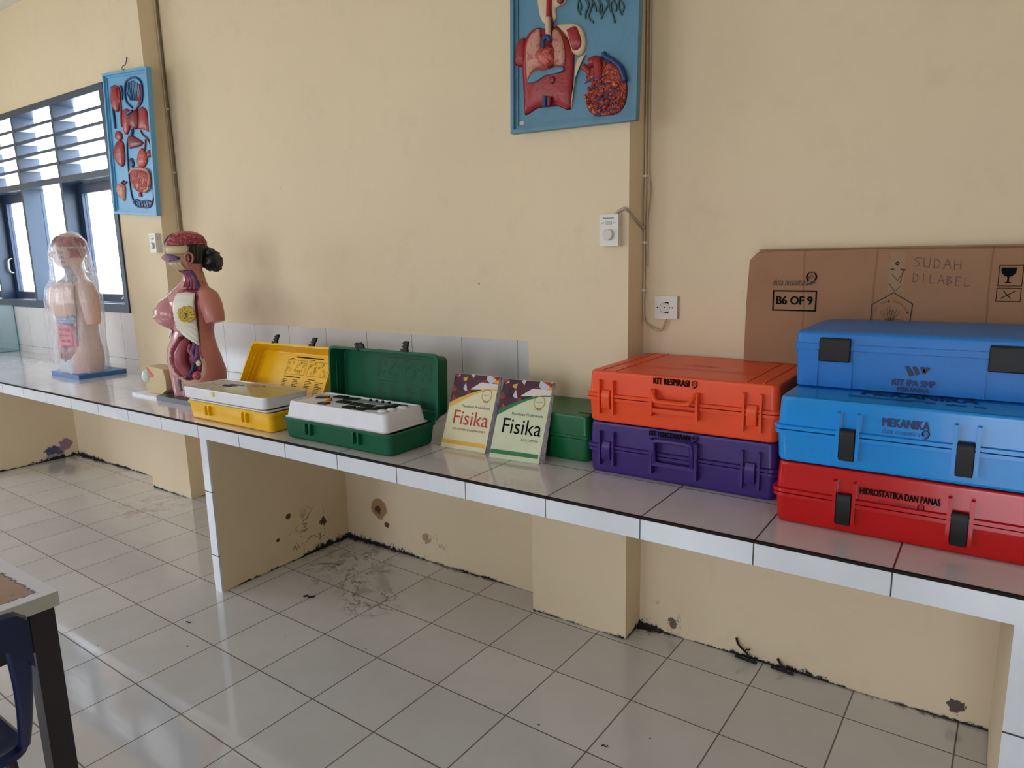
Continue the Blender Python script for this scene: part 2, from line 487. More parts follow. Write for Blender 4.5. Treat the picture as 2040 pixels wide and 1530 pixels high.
m_splash = tile_mat('splash_tiles', (214, 212, 210), (96, 90, 84), 'XZ', (-2.75 + S3 * 20, 0), S3, 0.0026, rough=0.12, joints_v=[.843], tint=0.02, bumpiness=0.05)
m_grout = mat('dark_edge_grout', (34, 29, 27), 0.85, 0.2)

# ------------------------------------------------------------------ room shell
bm = NB(); box(bm, XL, XR, YF, YB + .02, -0.1, 0.0); struct('floor', bm, m_floor)
bm = NB(); box(bm, XL - .1, XR + .1, YF - .15, YB + .16, ZC, ZC + .1); struct('ceiling', bm, m_ceil)
WX0, WX1, WZ0, WZ1 = -6.55, -3.83, 1.165, 2.655
TW = 0.16
bm = NB()
box(bm, XL, WX0, YB, YB + TW, 0, ZC)
box(bm, WX1, XR, YB, YB + TW, 0, ZC)
box(bm, WX0, WX1, YB, YB + TW, 0, WZ0)
box(bm, WX0, WX1, YB, YB + TW, WZ1, ZC)
struct('wall_back', bm, m_wall)
bm = NB(); box(bm, -3.565, -3.105, .648, YB, 0, ZC); struct('pillar_left', bm, m_wall)
bm = NB(); box(bm, -0.476, -0.042, .638, YB, 0, ZC); struct('pillar_right', bm, m_wall)
bm = NB()
box(bm, XL - .15, XL, YF, LWIN_ADDED[0], 0, ZC); box(bm, XL - .15, XL, LWIN_ADDED[1], YB + .1, 0, ZC)
box(bm, XL - .15, XL, LWIN_ADDED[0], LWIN_ADDED[1], 0, 1.0); box(bm, XL - .15, XL, LWIN_ADDED[0], LWIN_ADDED[1], 2.7, ZC)
struct('wall_left', bm, m_plain)
bm = NB(); box(bm, XR, XR + .15, YF, YB + .1, 0, ZC); struct('wall_right', bm, m_plain)
bm = NB()
xs = XL
for a_, b_, z0_, z1_ in sorted([(a, b, 1.0, 2.7) for a, b in FWIN] + [(DOOR[0], DOOR[1], 0.0, 2.2)]):
    box(bm, xs, a_, YF - .15, YF, 0, ZC)
    if z0_ > 0: box(bm, a_, b_, YF - .15, YF, 0, z0_)
    box(bm, a_, b_, YF - .15, YF, z1_, ZC)
    xs = b_
box(bm, xs, XR, YF - .15, YF, 0, ZC)
struct('wall_front', bm, m_plain)

m_frame = mat('window_frame_paint', (50, 70, 92), 0.35, 0.5, vary=0.05)
m_frame2 = mat('window_sash_paint', (40, 56, 84), 0.35, 0.5, vary=0.05)
m_slat = mat('louvre_white', (236, 236, 236), 0.5, 0.4)
m_metal = mat('bright_metal', (190, 190, 190), 0.3, 0.5, metal=0.9)
# simple frames in the openings behind the camera
for i, (a_, b_) in enumerate(FWIN):
    bm = NB()
    for x in (a_, (a_ + b_) / 2 - .025, b_ - .05): box(bm, x, x + .05, YF - .12, YF - .06, 1.0, 2.7)
    for z in (1.0, 2.2, 2.65): box(bm, a_ + .05, (a_ + b_) / 2 - .025, YF - .12, YF - .06, z, z + .05); box(bm, (a_ + b_) / 2 + .025, b_ - .05, YF - .12, YF - .06, z, z + .05)
    struct('window_%d' % (i + 2), bm, m_frame)

bm = NB()
for y in (LWIN_ADDED[0], (LWIN_ADDED[0] + LWIN_ADDED[1]) / 2 - .025, LWIN_ADDED[1] - .05): box(bm, XL - .12, XL - .06, y, y + .05, 1.0, 2.7)
struct('window_5', bm, m_frame)  # frame of the unseen window added for light from the left
# the window with ventilation slats over the bench
win = bpy.data.objects.new('window_1', None); COL.objects.link(win); win['kind'] = 'structure'
win.location = (-5.2, YB, WZ0)
def wpart(name, bm, m, smooth=False):
    o = obj(name, bm, m, None, smooth); o.parent = win; o.matrix_parent_inverse = Matrix.Translation(-Vector(win.location)); o['kind'] = 'structure'; return o
FY0, FY1 = YB - .012, YB + .135
bm = NB()
box(bm, WX0 + .05, WX1 - .05, FY0, FY1, WZ1 - .045, WZ1); box(bm, WX0 + .05, WX1 - .05, FY0, FY1, WZ0, WZ0 + .058)
box(bm, WX0 + .05, WX1 - .05, FY0, FY1, 2.078, 2.122)
box(bm, WX1 - .05, WX1, FY0, FY1, WZ0, WZ1); box(bm, WX0, WX0 + .05, FY0, FY1, WZ0, WZ1)
MUL = [-4.585, -5.255, -5.925]
for x in MUL:
    for z0_, z1_ in ((WZ0 + .058, 2.078), (2.122, WZ1 - .045)): box(bm, x - .018, x + .018, FY0, FY1, z0_, z1_)
wpart('window_frame', bm, m_frame)
cells = [(-4.567, WX1 - .05), (-5.237, -4.603), (-5.907, -5.273), (WX0 + .05, -5.943)]
for a_, b_ in cells:
    for k in range(4):
        z = 2.122 + (WZ1 - .045 - 2.122) * (k + 1) / 5
        M_ = Matrix.Translation((0, YB, z)) @ Matrix.Rotation(math.radians(4), 4, 'X')
        bm = NB()
        box(bm, a_, b_, -0.008, .012, -0.010, .010, 0, M_)
        box(bm, a_, b_, .012, .128, -.007, .007, 1, M_)
        wpart('louvre_slat', bm, [m_frame, m_slat])
m_glass, tg, bgl = newmat('clear_glass')
bgl.inputs['Base Color'].default_value = (0.93, 0.97, 0.98, 1); bgl.inputs['Transmission Weight'].default_value = 1.0
bgl.inputs['Roughness'].default_value = 0.0; bgl.inputs['IOR'].default_value = 1.02
for i, (a_, b_) in enumerate(cells):
    bm = NB(); z0_, z1_ = WZ0 + .058, 2.078
    if i in (0, 2, 3):
        y0_, y1_ = YB + .085, YB + .125
        box(bm, a_ + .004, a_ + .062, y0_, y1_, z0_ + .004, z1_ - .004); box(bm, b_ - .062, b_ - .004, y0_, y1_, z0_ + .004, z1_ - .004)
        box(bm, a_ + .062, b_ - .062, y0_, y1_, z0_ + .004, z0_ + .06); box(bm, a_ + .062, b_ - .062, y0_, y1_, z1_ - .075, z1_ - .004)
        wpart('window_sash', bm, m_frame2)
        bm = NB(); hx = a_ + .035
        tube(bm, smooth_path([(hx, y0_, 1.44), (hx, y0_ - .03, 1.45), (hx, y0_ - .035, 1.50), (hx, y0_ - .03, 1.55), (hx, y0_, 1.56)], 5), .007, 8)
        blob(bm, ((a_ + b_) / 2 + .16, y0_ - .006, z0_ + .03), .016, 8, 6)
        wpart('window_catch', bm, m_metal, 'all')
        bm = NB(); box(bm, a_ + .062, b_ - .062, y0_ + .018, y0_ + .021, z0_ + .06, z1_ - .075)
    else:
        bm = NB(); box(bm, a_, b_, YB + .11, YB + .113, z0_, z1_)
    wpart('window_pane', bm, m_glass)

# white wall tiles above the bench
bm = NB()
box(bm, XL, -3.565, YB - .006, YB, H, WZ0)
box(bm, -3.105, -0.476, YB - .006, YB, H, 1.142)
box(bm, -0.042, XR, YB - .006, YB, H, 1.124)
struct('trim_1', bm, m_splash)

# ------------------------------------------------------------------ masonry bench
bench = thing('tiled_counter', 'long white-tiled masonry counter with dark edge strip and cream partition legs along the wall', 'counter', (-1.5, .4, 0))
def under(o, root):
    o.parent = root; o.matrix_parent_inverse = Matrix.Translation(-Vector(root.location)); return o
AP = 0.0628
bm = NB()
# top slab fits round the pillars
bounds = [(XL, -3.566, YB - .007), (-3.566, -3.104, .647), (-3.104, -.477, YB - .007), (-.477, -.041, .637), (-.041, 2.6, YB - .007)]
for a_, b_, yb_ in bounds: box(bm, a_, b_, .011, yb_, H - .012, H)
under(obj('worktop', bm, m_top), bench)
bm = NB()
for a_, b_, yb_ in bounds: box(bm, a_, b_, .011, yb_, H - AP, H - .012)
under(obj('slab', bm, m_plain), bench)
bm = NB(); box(bm, XL, 2.6, 0.0, .011, H - AP, H - .0055); under(obj('apron', bm, m_apron), bench)
bm = NB(); box(bm, XL, 2.6, 0.0008, .0108, H - .0055, H + .0008); under(obj('edge_strip', bm, m_grout), bench)
for x0_, x1_ in ((-1.820, -1.768), (-4.975, -4.92), (1.142, 1.30)):
    bm = NB()
    box(bm, x0_, x1_, .010, YB, 0, H - AP, 0)
    box(bm, x0_, x1_, .0, .010, 0, H - AP, 1)
    under(obj('leg', bm, [m_part, m_legt]), bench)

# ------------------------------------------------------------------ plastics
def plastic(name, c, rough=0.36, vary=0.05):
    return mat(name, c, rough, 0.42, vary=vary, vscale=14, bump=0.05, bscale=25)
m_orange = plastic('orange_plastic', (234, 76, 24))
m_purple = plastic('purple_plastic', (58, 34, 112))
m_red = plastic('red_plastic', (190, 16, 20), .17)
m_blue = plastic('blue_plastic', (12, 140, 222), .17)
m_blue2 = plastic('deep_blue_plastic', (8, 116, 200), .38)
m_green = mat('green_plastic', (8, 88, 58), .5, .3, vary=.05, vscale=14)
m_green2 = plastic('mid_green_plastic', (8, 96, 52), .32)
m_yellow = plastic('yellow_plastic', (240, 186, 10), .3)
m_black = mat('black_plastic', (15, 15, 17), .45, .3, vary=.04)
m_white = plastic('white_plastic', (226, 226, 230), .35, .03)
m_ink = mat('black_ink', (5, 5, 7), .7, .1)
m_navy = mat('navy_ink', (14, 26, 92), .5)
m_inkblue = mat('dark_navy_print', (16, 30, 66), .5)
m_brownink = mat('dark_brown_print', (46, 22, 22), .6)
m_faint = mat('faded_print', (110, 14, 22), .5)
m_fblue = mat('faded_blue_print', (10, 64, 132), .5)
XA, ZA = (1, 0, 0), (0, 0, 1)

def shell_rings(z0, z1, hx, hy, r, draft=.008, edge=.010, top=True, bottom=False):
    draft = .0035
    """straight shell between z0 (wide) and z1 (narrow, softly rounded)"""
    s = 1 if z1 > z0 else -1; L = abs(z1 - z0); out = [(z0, hx, hy, r)]
    out.append((z1 - s * edge, hx - draft, hy - draft, r))
    out.append((z1 - s * edge * .3, hx - draft - edge * .3, hy - draft - edge * .3, r))
    out.append((z1, hx - draft - edge, hy - draft - edge, r * .9))
    return out

def face_frame(ox, oy, oz): return frame_of((ox, oy, oz), XA, ZA)   # local X right, Y up, Z towards the room (-y)

def dn_logo(w, h, m, F, parent, name='emblem'):
    """round face-like emblem made of two brackets, d and n and a chin"""
    P = []
    r = h * .36; cx, cy = w / 2, h * .62
    P += stroke(arc(cx, cy, r, r * .95, 125, 235), h * .11); P += stroke(arc(cx, cy, r, r * .95, -55, 55), h * .11)
    P += stroke([(cx - r * .55, cy + r * 1.02), (cx + r * .55, cy + r * 1.02)], h * .10)
    P += stroke([(cx, cy + r), (cx, cy + r * .1)], h * .03)
    P.append([(cx - r * 1.1, 0), (cx + r * .2, h * .02), (cx + r * 1.0, h * .22), (cx, h * .3), (cx - r * .3, h * .12)])
    P += stroke(arc(cx - r * .42, cy - r * .15, r * .18, r * .22, 0, 360, 8), h * .04); P += stroke([(cx - r * .24, cy - r * .35), (cx - r * .24, cy + r * .5)], h * .04)
    P += stroke([(cx + r * .2, cy - r * .35), (cx + r * .2, cy + r * .1), (cx + r * .5, cy + r * .1), (cx + r * .55, cy - r * .35)], h * .045)
    return poly_obj(name, P, m, F, parent, .0009)

def closed_case(name, label, x0, x1, y0, y1, z0, z1, m, kind, ms_latch, group=None):
    w, d, h = x1 - x0, y1 - y0, z1 - z0
    cx, cy = (x0 + x1) / 2, (y0 + y1) / 2
    root = thing(name, label, 'case', (cx, cy, z0), 0, group)
    hx, hy = w / 2, d / 2; zs = h * .505; R = .022
    bm = NB(); rbox(bm, shell_rings(zs - .004, 0.0, hx - .003, hy - .003, R))
    rbox(bm, [(zs - .013, hx - .004, hy - .004, R), (zs - .011, hx + .004, hy + .004, R + .004), (zs - .002, hx + .004, hy + .004, R + .004), (zs - .0015, hx - .004, hy - .004, R)])
    obj('lower_shell', bm, m, root, True)
    bm = NB(); rbox(bm, shell_rings(zs + .001, h, hx - .003, hy - .003, R))
    rbox(bm, [(zs + .0005, hx - .004, hy - .004, R), (zs + .001, hx + .005, hy + .005, R + .004), (zs + .010, hx + .005, hy + .005, R + .004), (zs + .012, hx - .004, hy - .004, R)])
    if kind == 'ribbed':
        for s in (-.2545, -.206, .206, .2545):   # raised seams running over the lid
            box(bm, s - .0018, s + .0018, -hy + .013, hy - .013, h - .004, h + (.0018 if label.startswith('orange') else .0003))
    obj('upper_shell', bm, m, root, True)
    yf = -hy
    if kind == 'ribbed':
        for s in (-1, 1):
            for e in (.2545, .206):
                bm = NB()
                box(bm, s * e - .0035, s * e + .0035, yf - .012, yf + .012, .030, h - .028); bevel_all(bm, .003, 2)
                obj('rib', bm, m, root, True)
            bm = NB(); xm = s * .2302
            rbox(bm, [(.048, .0145, .006, .004), (.052, .0150, .009, .004), (zs, .0150, .013, .004), (.100, .0150, .008, .004), (.108, .0140, .005, .004)], cx=xm, cy=yf - .003)
            obj('latch', bm, ms_latch, root, True)
        up = (kind == 'ribbed' and 'upright' in label)
        for s in (-1, 1):      # handle ears
            bm = NB(); box(bm, s * .072 - .004, s * .072 + .004, yf - .020, yf + .012, .030 if up else .044, h - .028 if up else h - .042)
            bevel_all(bm, .003, 2); obj('handle_ear', bm, m, root, True)
        bm = NB()
        if up:
            pts = [(-.060, yf - .012, .066), (-.060, yf - .022, .10), (-.060, yf - .024, h - .040), (-.045, yf - .025, h - .029), (.045, yf - .025, h - .029), (.060, yf - .024, h - .040), (.060, yf - .022, .10), (.060, yf - .012, .066)]
        else:
            pts = [(-.064, yf - .010, .122), (-.064, yf - .020, .116), (-.054, yf - .030, .100), (-.04, yf - .032, .095), (.04, yf - .032, .095), (.054, yf - .030, .100), (.064, yf - .020, .116), (.064, yf - .010, .122)]
        tube(bm, smooth_path(pts, 4), .0072, 8); obj('handle', bm, m, root, True)
        bm = NB(); box(bm, -.067, .067, yf - .018, yf + .010, .058, .070); bevel_all(bm, .003, 2); obj('handle_rest', bm, m, root, True)
    elif kind == 'clip':
        for s in (-1, 1):
            for e in (-.0225, .0225):
                bm = NB(); box(bm, s * .1225 + e - .004, s * .1225 + e + .004, yf - .012, yf + .01, .030, h - .028); bevel_all(bm, .0036, 2)
                obj('rib', bm, m, root, True)
            bm = NB(); xm = s * .1225
            rbox(bm, [(.026, .0165, .004, .002), (.028, .0170, .006, .002), (.045, .0170, .007, .002), (zs + .004, .0170, .011, .002), (.103, .0170, .007, .002), (.106, .0160, .004, .002)], cx=xm, cy=yf - .005)
            obj('latch', bm, ms_latch, root, True)
    return root

# orange over purple, in the recess beside the pillar
pur = closed_case('equipment_case', 'purple plastic equipment case with its handle upright, under the orange case', -.022, .583, .300, .752, H, .961, m_purple, 'ribbed', m_purple)
org = closed_case('equipment_case', 'orange plastic equipment case with its handle folded down, on top of the purple case', -.024, .583, .298, .752, .961, 1.130, m_orange, 'ribbed', m_orange)
dx = .2805
def fr(root, px_, pz_, y): # lettering origin in world -> local
    return (px_ - root.location.x, y - root.location.y, pz_ - root.location.z)
text('lettering', 'KIT RESPIRASI', m_ink, fr(org, .207, 1.103, .305), XA, ZA, .113, org, .0195, bold=.034, off=.004)
dn_logo(.022, .022, m_ink, face_frame(*fr(org, .326, 1.100, .3005)), org)
text('lettering', 'KIT PENCERNAAN', m_ink, fr(pur, .196, .9385, .305), XA, ZA, .130, pur, .0165, bold=.034, off=.004)
dn_logo(.020, .022, m_ink, face_frame(*fr(pur, .334, .935, .3005)), pur)
# faint moulded marks on the orange lid
poly_obj('moulded_mark', stroke([(.10, .05), (.52, .05)], .003) + stroke([(.10, .03), (.50, .03)], .002) + stroke(arc(.30, .12, .03, .02, 0, 360, 12), .003) + stroke([(.24, .12), (.36, .12)], .004),
         mat('orange_mark', (176, 50, 26), .4), frame_of((-.30, -.12, 1.130 - .961), (1, 0, 0), (0, 1, 0)), org, .0008)

red = closed_case('equipment_case', 'red plastic equipment case with black clips at the bottom of the right stack', .609, 1.199, .165, .625, H, .957, m_red, 'clip', m_black)
blu = closed_case('equipment_case', 'glossy blue plastic equipment case with narrow black clips, resting on the red case', .606, 1.199, .165, .625, .957, 1.130, m_blue, 'clip', m_black)
text('lettering', 'HIDROSTATIKA DAN PANAS', m_ink, fr(red, .815, .902, .171), XA, ZA, .170, red, .0165, bold=.030, off=.004)
text('lettering', 'duta nusantara', m_faint, fr(red, .848, .884, .1695), XA, ZA, .088, red, .012, shear=.25, off=.004)
dn_logo(.018, .018, m_brownink, face_frame(*fr(red, .938, .880, .1655)), red)
text('lettering', 'MEKANIKA', m_navy, fr(blu, .853, 1.079, .171), XA, ZA, .097, blu, .020, bold=.034, off=.004)
text('lettering', 'duta nusantara', m_fblue, fr(blu, .853, 1.062, .170), XA, ZA, .080, blu, .012, shear=.25, off=.004)
dn_logo(.018, .020, m_navy, face_frame(*fr(blu, .935, 1.058, .1655)), blu)
text('lettering', 'MEKANIKA', m_navy, (-.115, .115 - .230, .1730), (1, 0, 0), (0, 1, 0), .25, blu, .055, bold=.030, off=.0012)
poly_obj('moulded_mark', stroke([(-.14, 0), (.0, 0)], .006) + stroke([(.03, 0), (.05, 0)], .008) + stroke([(.075, 0), (.11, 0)], .010) + stroke([(.13, 0), (.15, 0)], .008) + stroke([(-.14, .014), (.05, .014)], .004),
         m_fblue, frame_of((0, -.155, .173), (1, 0, 0), (0, 1, 0)), blu, .0010)

# blue box with the wide black latches
bx = thing('equipment_case', 'matt blue box with two wide black latches on top of the right stack', 'case', (.897, .497, 1.130))
hx, hy, h = .287, .175, .157
bm = NB(); rbox(bm, [(0, hx - .010, hy - .010, .016), (.004, hx - .004, hy - .004, .018), (.100, hx - .001, hy - .001, .018), (.103, hx - .001, hy - .001, .018)]); obj('lower_shell', bm, m_blue2, bx, True)
bm = NB()
rbox(bm, [(.1035, hx - .001, hy - .001, .018), (.104, hx + .003, hy + .003, .020), (.120, hx + .003, hy + .003, .020), (.1205, hx, hy, .018), (.143, hx, hy, .018), (.150, hx - .004, hy - .004, .018), (h, hx - .030, hy - .030, .018)])
obj('lid', bm, m_blue2, bx, True)
for xm in (-.186, .190):
    bm = NB(); rbox(bm, [(.074, .036, .004, .002), (.077, .038, .008, .003), (.128, .038, .010, .003), (.136, .037, .007, .003), (.137, .035, .004, .002)], cx=xm, cy=-hy - .006); obj('latch', bm, m_black, bx, True)
    for e in (-.042, .042):
        bm = NB(); box(bm, xm + e - .0012, xm + e + .0012, -hy - .0016, -hy + .008, .004, .102); obj('panel_rib', bm, m_blue2, bx)
Fb = face_frame(0, -hy + .001, 0)
mk = []
for k in range(3):
    ox = -.022 + k * .0165
    mk.append([(ox, .0725), (ox + .0085, .0745), (ox + .022 - .004 * k, .053 + .004 * k), (ox + .0125 - .002 * k, .0475 + .004 * k)])
mk.append([(.018, .066), (.026, .0745), (.034, .0715), (.024, .058)])
poly_obj('emblem', mk, m_inkblue, Fb, bx, .003)
text('lettering', 'KIT IPA SMP', m_navy, (-.047, -hy, .0235), XA, ZA, .094, bx, .0155, bold=.030, off=.003)
text('lettering', 'MEKANIKA', m_navy, (-.035, -hy, .0085), XA, ZA, .070, bx, .0115, bold=.026, off=.003)

# ------------------------------------------------------------------ cardboard carton behind
m_card, tcd, bcd = newmat('cardboard')
vco = tcd.coord(); X_, Y_, Z_ = tcd.xyz(vco)
cc = tcd.mix(tcd.noise(vco, 3.0, 3.0), srgb((150, 112, 84)), srgb((166, 126, 96)))
cc = tcd.mix(tcd.math('MULTIPLY', tcd.ramp(tcd.noise(vco, 9.0, 5.0), .5, .8), .35), cc, srgb((130, 96, 72)))
for xx in (.13, .33, .62):
    cc = tcd.mix(tcd.math('MULTIPLY', tcd.ramp(tcd.math('ABSOLUTE', tcd.math('SUBTRACT', tcd.math('ADD', X_, tcd.math('MULTIPLY', tcd.noise(vco, 4.0), .02)), xx - .37)), .004, .001), .5), cc, srgb((110, 78, 56)))
tcd.l.new(cc, bcd.inputs['Base Color']); bcd.inputs['Roughness'].default_value = .75; bcd.inputs['Specular IOR Level'].default_value = .2
cb = thing('cardboard_box', 'long flat brown cardboard carton with printed marks standing behind the stacked cases', 'box', (.79, .732, 1.131))
bm = NB()
prof = [(-.432, 0), (.47, 0), (.47, .352), (.40, .362), (-.10, .368), (-.38, .366), (-.405, .360), (-.424, .340), (-.430, .20)]
a = [(x, -.031, z) for x, z in prof]; b2 = [(x, -.029 + .0, z) for x, z in prof]
loft(bm, [[(x, -.031, z * .985) for x, z in prof], [(x, -.010, z) for x, z in prof], [(x, .028, z * .995) for x, z in prof]], True, True)
obj('carton_body', bm, m_card, cb)
bm = NB()
box(bm, -.40, .46, -.013, -.003, .3640, .3695)
obj('carton_flap', bm, mat('carton_edge', (150, 124, 96), .8), cb)
m_tape, tt_, bt_ = newmat('clear_tape')
bt_.inputs['Base Color'].default_value = srgb((206, 190, 150)); bt_.inputs['Alpha'].default_value = .10; bt_.inputs['Roughness'].default_value = .12
bm = NB(); box(bm, -.38, .44, -.0335, .020, .3702, .3707); box(bm, -.012, .028, -.0318, -.0313, .24, .356); obj('tape', bm, m_tape, cb)
Fc = face_frame(0, -.0315, 0)
text('lettering', 'duta nusantara', m_brownink, (-.345, -.0315, .253), XA, ZA, .107, cb, .024, shear=.25, bold=-.002, off=.0008)
dn_logo(.030, .040, m_brownink, face_frame(-.244, -.0315, .256), cb)
x0_, x1_, z0_, z1_ = -.343, -.212, .174, .236
poly_obj('printed_frame', stroke([(x0_, z0_), (x1_, z0_), (x1_, z1_), (x0_, z1_)], .0045, True), m_ink, Fc, cb, .0008)
text('lettering', 'B6 OF 9', m_ink, (x0_ + .011, -.0315, z0_ + .019), XA, ZA, .109, cb, .026, bold=.034, off=.0008)
pent = [(0.004, .234), (.056, .202), (.052, .150), (.035, .110), (-.030, .110), (-.053, .150), (-.052, .198)]
cst = stroke(pent, .0028, True)
for k in range(7):      # feathers and flame of the crest
    cst += stroke([(-.003, .142), (-.028 + k * .0085, .186 - abs(k - 3) * .004), (-.026 + k * .008, .196 - abs(k - 3) * .005)], .0009)
cst += stroke(arc(.002, .150, .022, .012, 180, 360, 10), .0012) + stroke(arc(.002, .154, .030, .018, 180, 360, 10), .0010)
cst += stroke(arc(.002, .168, .010, .014, 0, 360, 12), .001) + stroke([(-.02, .155), (.025, .155)], .0012) + stroke([(.002, .14), (.002, .18)], .0014)
poly_obj('crest', cst, m_brownink, Fc, cb, .0009)
word = 'TUT WURI HANDAYANI'
for i, ch in enumerate(word):
    if ch == ' ': continue
    a_ = math.radians(158 - 136 * i / (len(word) - 1)); px_, pz_ = .002 + .044 * math.cos(a_), .162 + .047 * math.sin(a_)
    text('lettering', ch, m_brownink, (px_ - .002, -.0315, pz_ - .003), (math.sin(a_), 0, -math.cos(a_)), (math.cos(a_), 0, math.sin(a_)), .0042, cb, .0058, off=.0009)
m_pencil = mat('pencil_grey', (104, 78, 62), .7)
def scrawl(word, x, z, w, h, m, F, parent):
    G = {'S': [[(1, .9), (.5, 1), (.1, .8), (.8, .4), (.6, .05), (0, .1)]], 'U': [[(0, 1), (.1, .1), (.8, 0), (.9, 1)]], 'D': [[(.1, 0), (.1, 1), (.7, .8), (.9, .4), (.6, .05), (.1, 0)]],
         'A': [[(0, 0), (.5, 1), (1, 0)], [(.2, .4), (.8, .4)]], 'H': [[(.1, 0), (.1, 1)], [(.9, 0), (.9, 1)], [(.1, .5), (.9, .5)]], 'I': [[(.4, 0), (.4, 1)]],
         'L': [[(.1, 1), (.1, 0), (.9, .1)]], 'B': [[(.1, 0), (.1, 1), (.7, .8), (.2, .55), (.8, .3), (.1, 0)]], 'E': [[(.9, .9), (.1, 1), (.1, 0), (.9, .1)], [(.1, .5), (.7, .5)]]}
    P = []; n = len(word)
    for i, c in enumerate(word):
        for s in G.get(c, []): P += stroke([(x + (i + u * .75) * w / n, z - i * .002 + v * h) for u, v in s], .0018)
    return poly_obj('handwriting', P, m, F, parent, .0008)
scrawl('SUDAH', .050, .310, .125, .027, m_pencil, Fc, cb)
scrawl('DILABEL', .050, .266, .150, .026, m_pencil, Fc, cb)
gl = [[(.262, .306), (.298, .306), (.296, .292), (.288, .283), (.282, .281), (.282, .268), (.290, .264), (.270, .264), (.278, .268), (.278, .281), (.271, .284), (.264, .292)]]
gl += stroke([(.258, .256), (.312, .256), (.312, .312), (.258, .312)], .0016, True)
gl += stroke([(.257, .214), (.312, .214), (.312, .250), (.257, .250)], .0016, True) + stroke([(.268, .222), (.300, .243)], .002) + stroke([(.272, .243), (.290, .222)], .002)
poly_obj('handling_symbol', gl, m_ink, Fc, cb, .0009)
poly_obj('handling_symbol', stroke(arc(.008, .32, .004, .004, 0, 360, 8), .003) + stroke([(-.005, .29), (.012, .270), (.026, .30), (.018, .262)], .0015) + stroke([(-.010, .262), (.006, .238), (.022, .255)], .0015) + stroke([(-.008, .303), (.0, .303)], .004) + stroke([(.018, .303), (.03, .301)], .004), m_brownink, Fc, cb, .0009)

# ------------------------------------------------------------------ closed green case
gc = thing('equipment_case', 'closed green plastic equipment case lying behind the two guide books', 'case', (-.365, .501, H))
hx, hy, h = .308, .136, .164
bm = NB(); rbox(bm, shell_rings(.080, 0, hx, hy, .02)); rbox(bm, [(.074, hx - .003, hy - .003, .02), (.075, hx + .003, hy + .003, .02), (.0805, hx + .003, hy + .003, .02), (.081, hx - .003, hy - .003, .02)]); obj('lower_shell', bm, m_green2, gc, True)
bm = NB(); rbox(bm, shell_rings(.083, h, hx, hy, .02)); rbox(bm, [(.0825, hx - .003, hy - .003, .02), (.083, hx + .004, hy + .004, .02), (.092, hx + .004, hy + .004, .02), (.093, hx - .003, hy - .003, .02)]); obj('upper_shell', bm, m_green2, gc, True)
bm = NB(); box(bm, .25, .30, -.10, -.085, h - .001, h + .0015); obj('label_slot', bm, m_black, gc)

# ------------------------------------------------------------------ open kits
def open_shell(bm, z_rim, z_end, hx, hy, r, th=.003, M=None, draft=.008):
    s = 1 if z_end > z_rim else -1
    R = [(z_end, hx - draft - .008, hy - draft - .008, r), (z_end - s * .004, hx - draft - .002, hy - draft - .002, r), (z_end - s * .010, hx - draft, hy - draft, r),
         (z_rim + s * .011, hx - .001, hy - .001, r), (z_rim + s * .010, hx + .006, hy + .006, r + .005), (z_rim, hx + .006, hy + .006, r + .005),
         (z_rim, hx - .004, hy - .004, r), (z_rim + s * .012, hx - .005, hy - .005, r), (z_end - s * (.004 + th), hx - draft - .004, hy - draft - .004, r), (z_end - s * th, hx - draft - .009, hy - draft - .009, r)]
    rbox(bm, R, M)

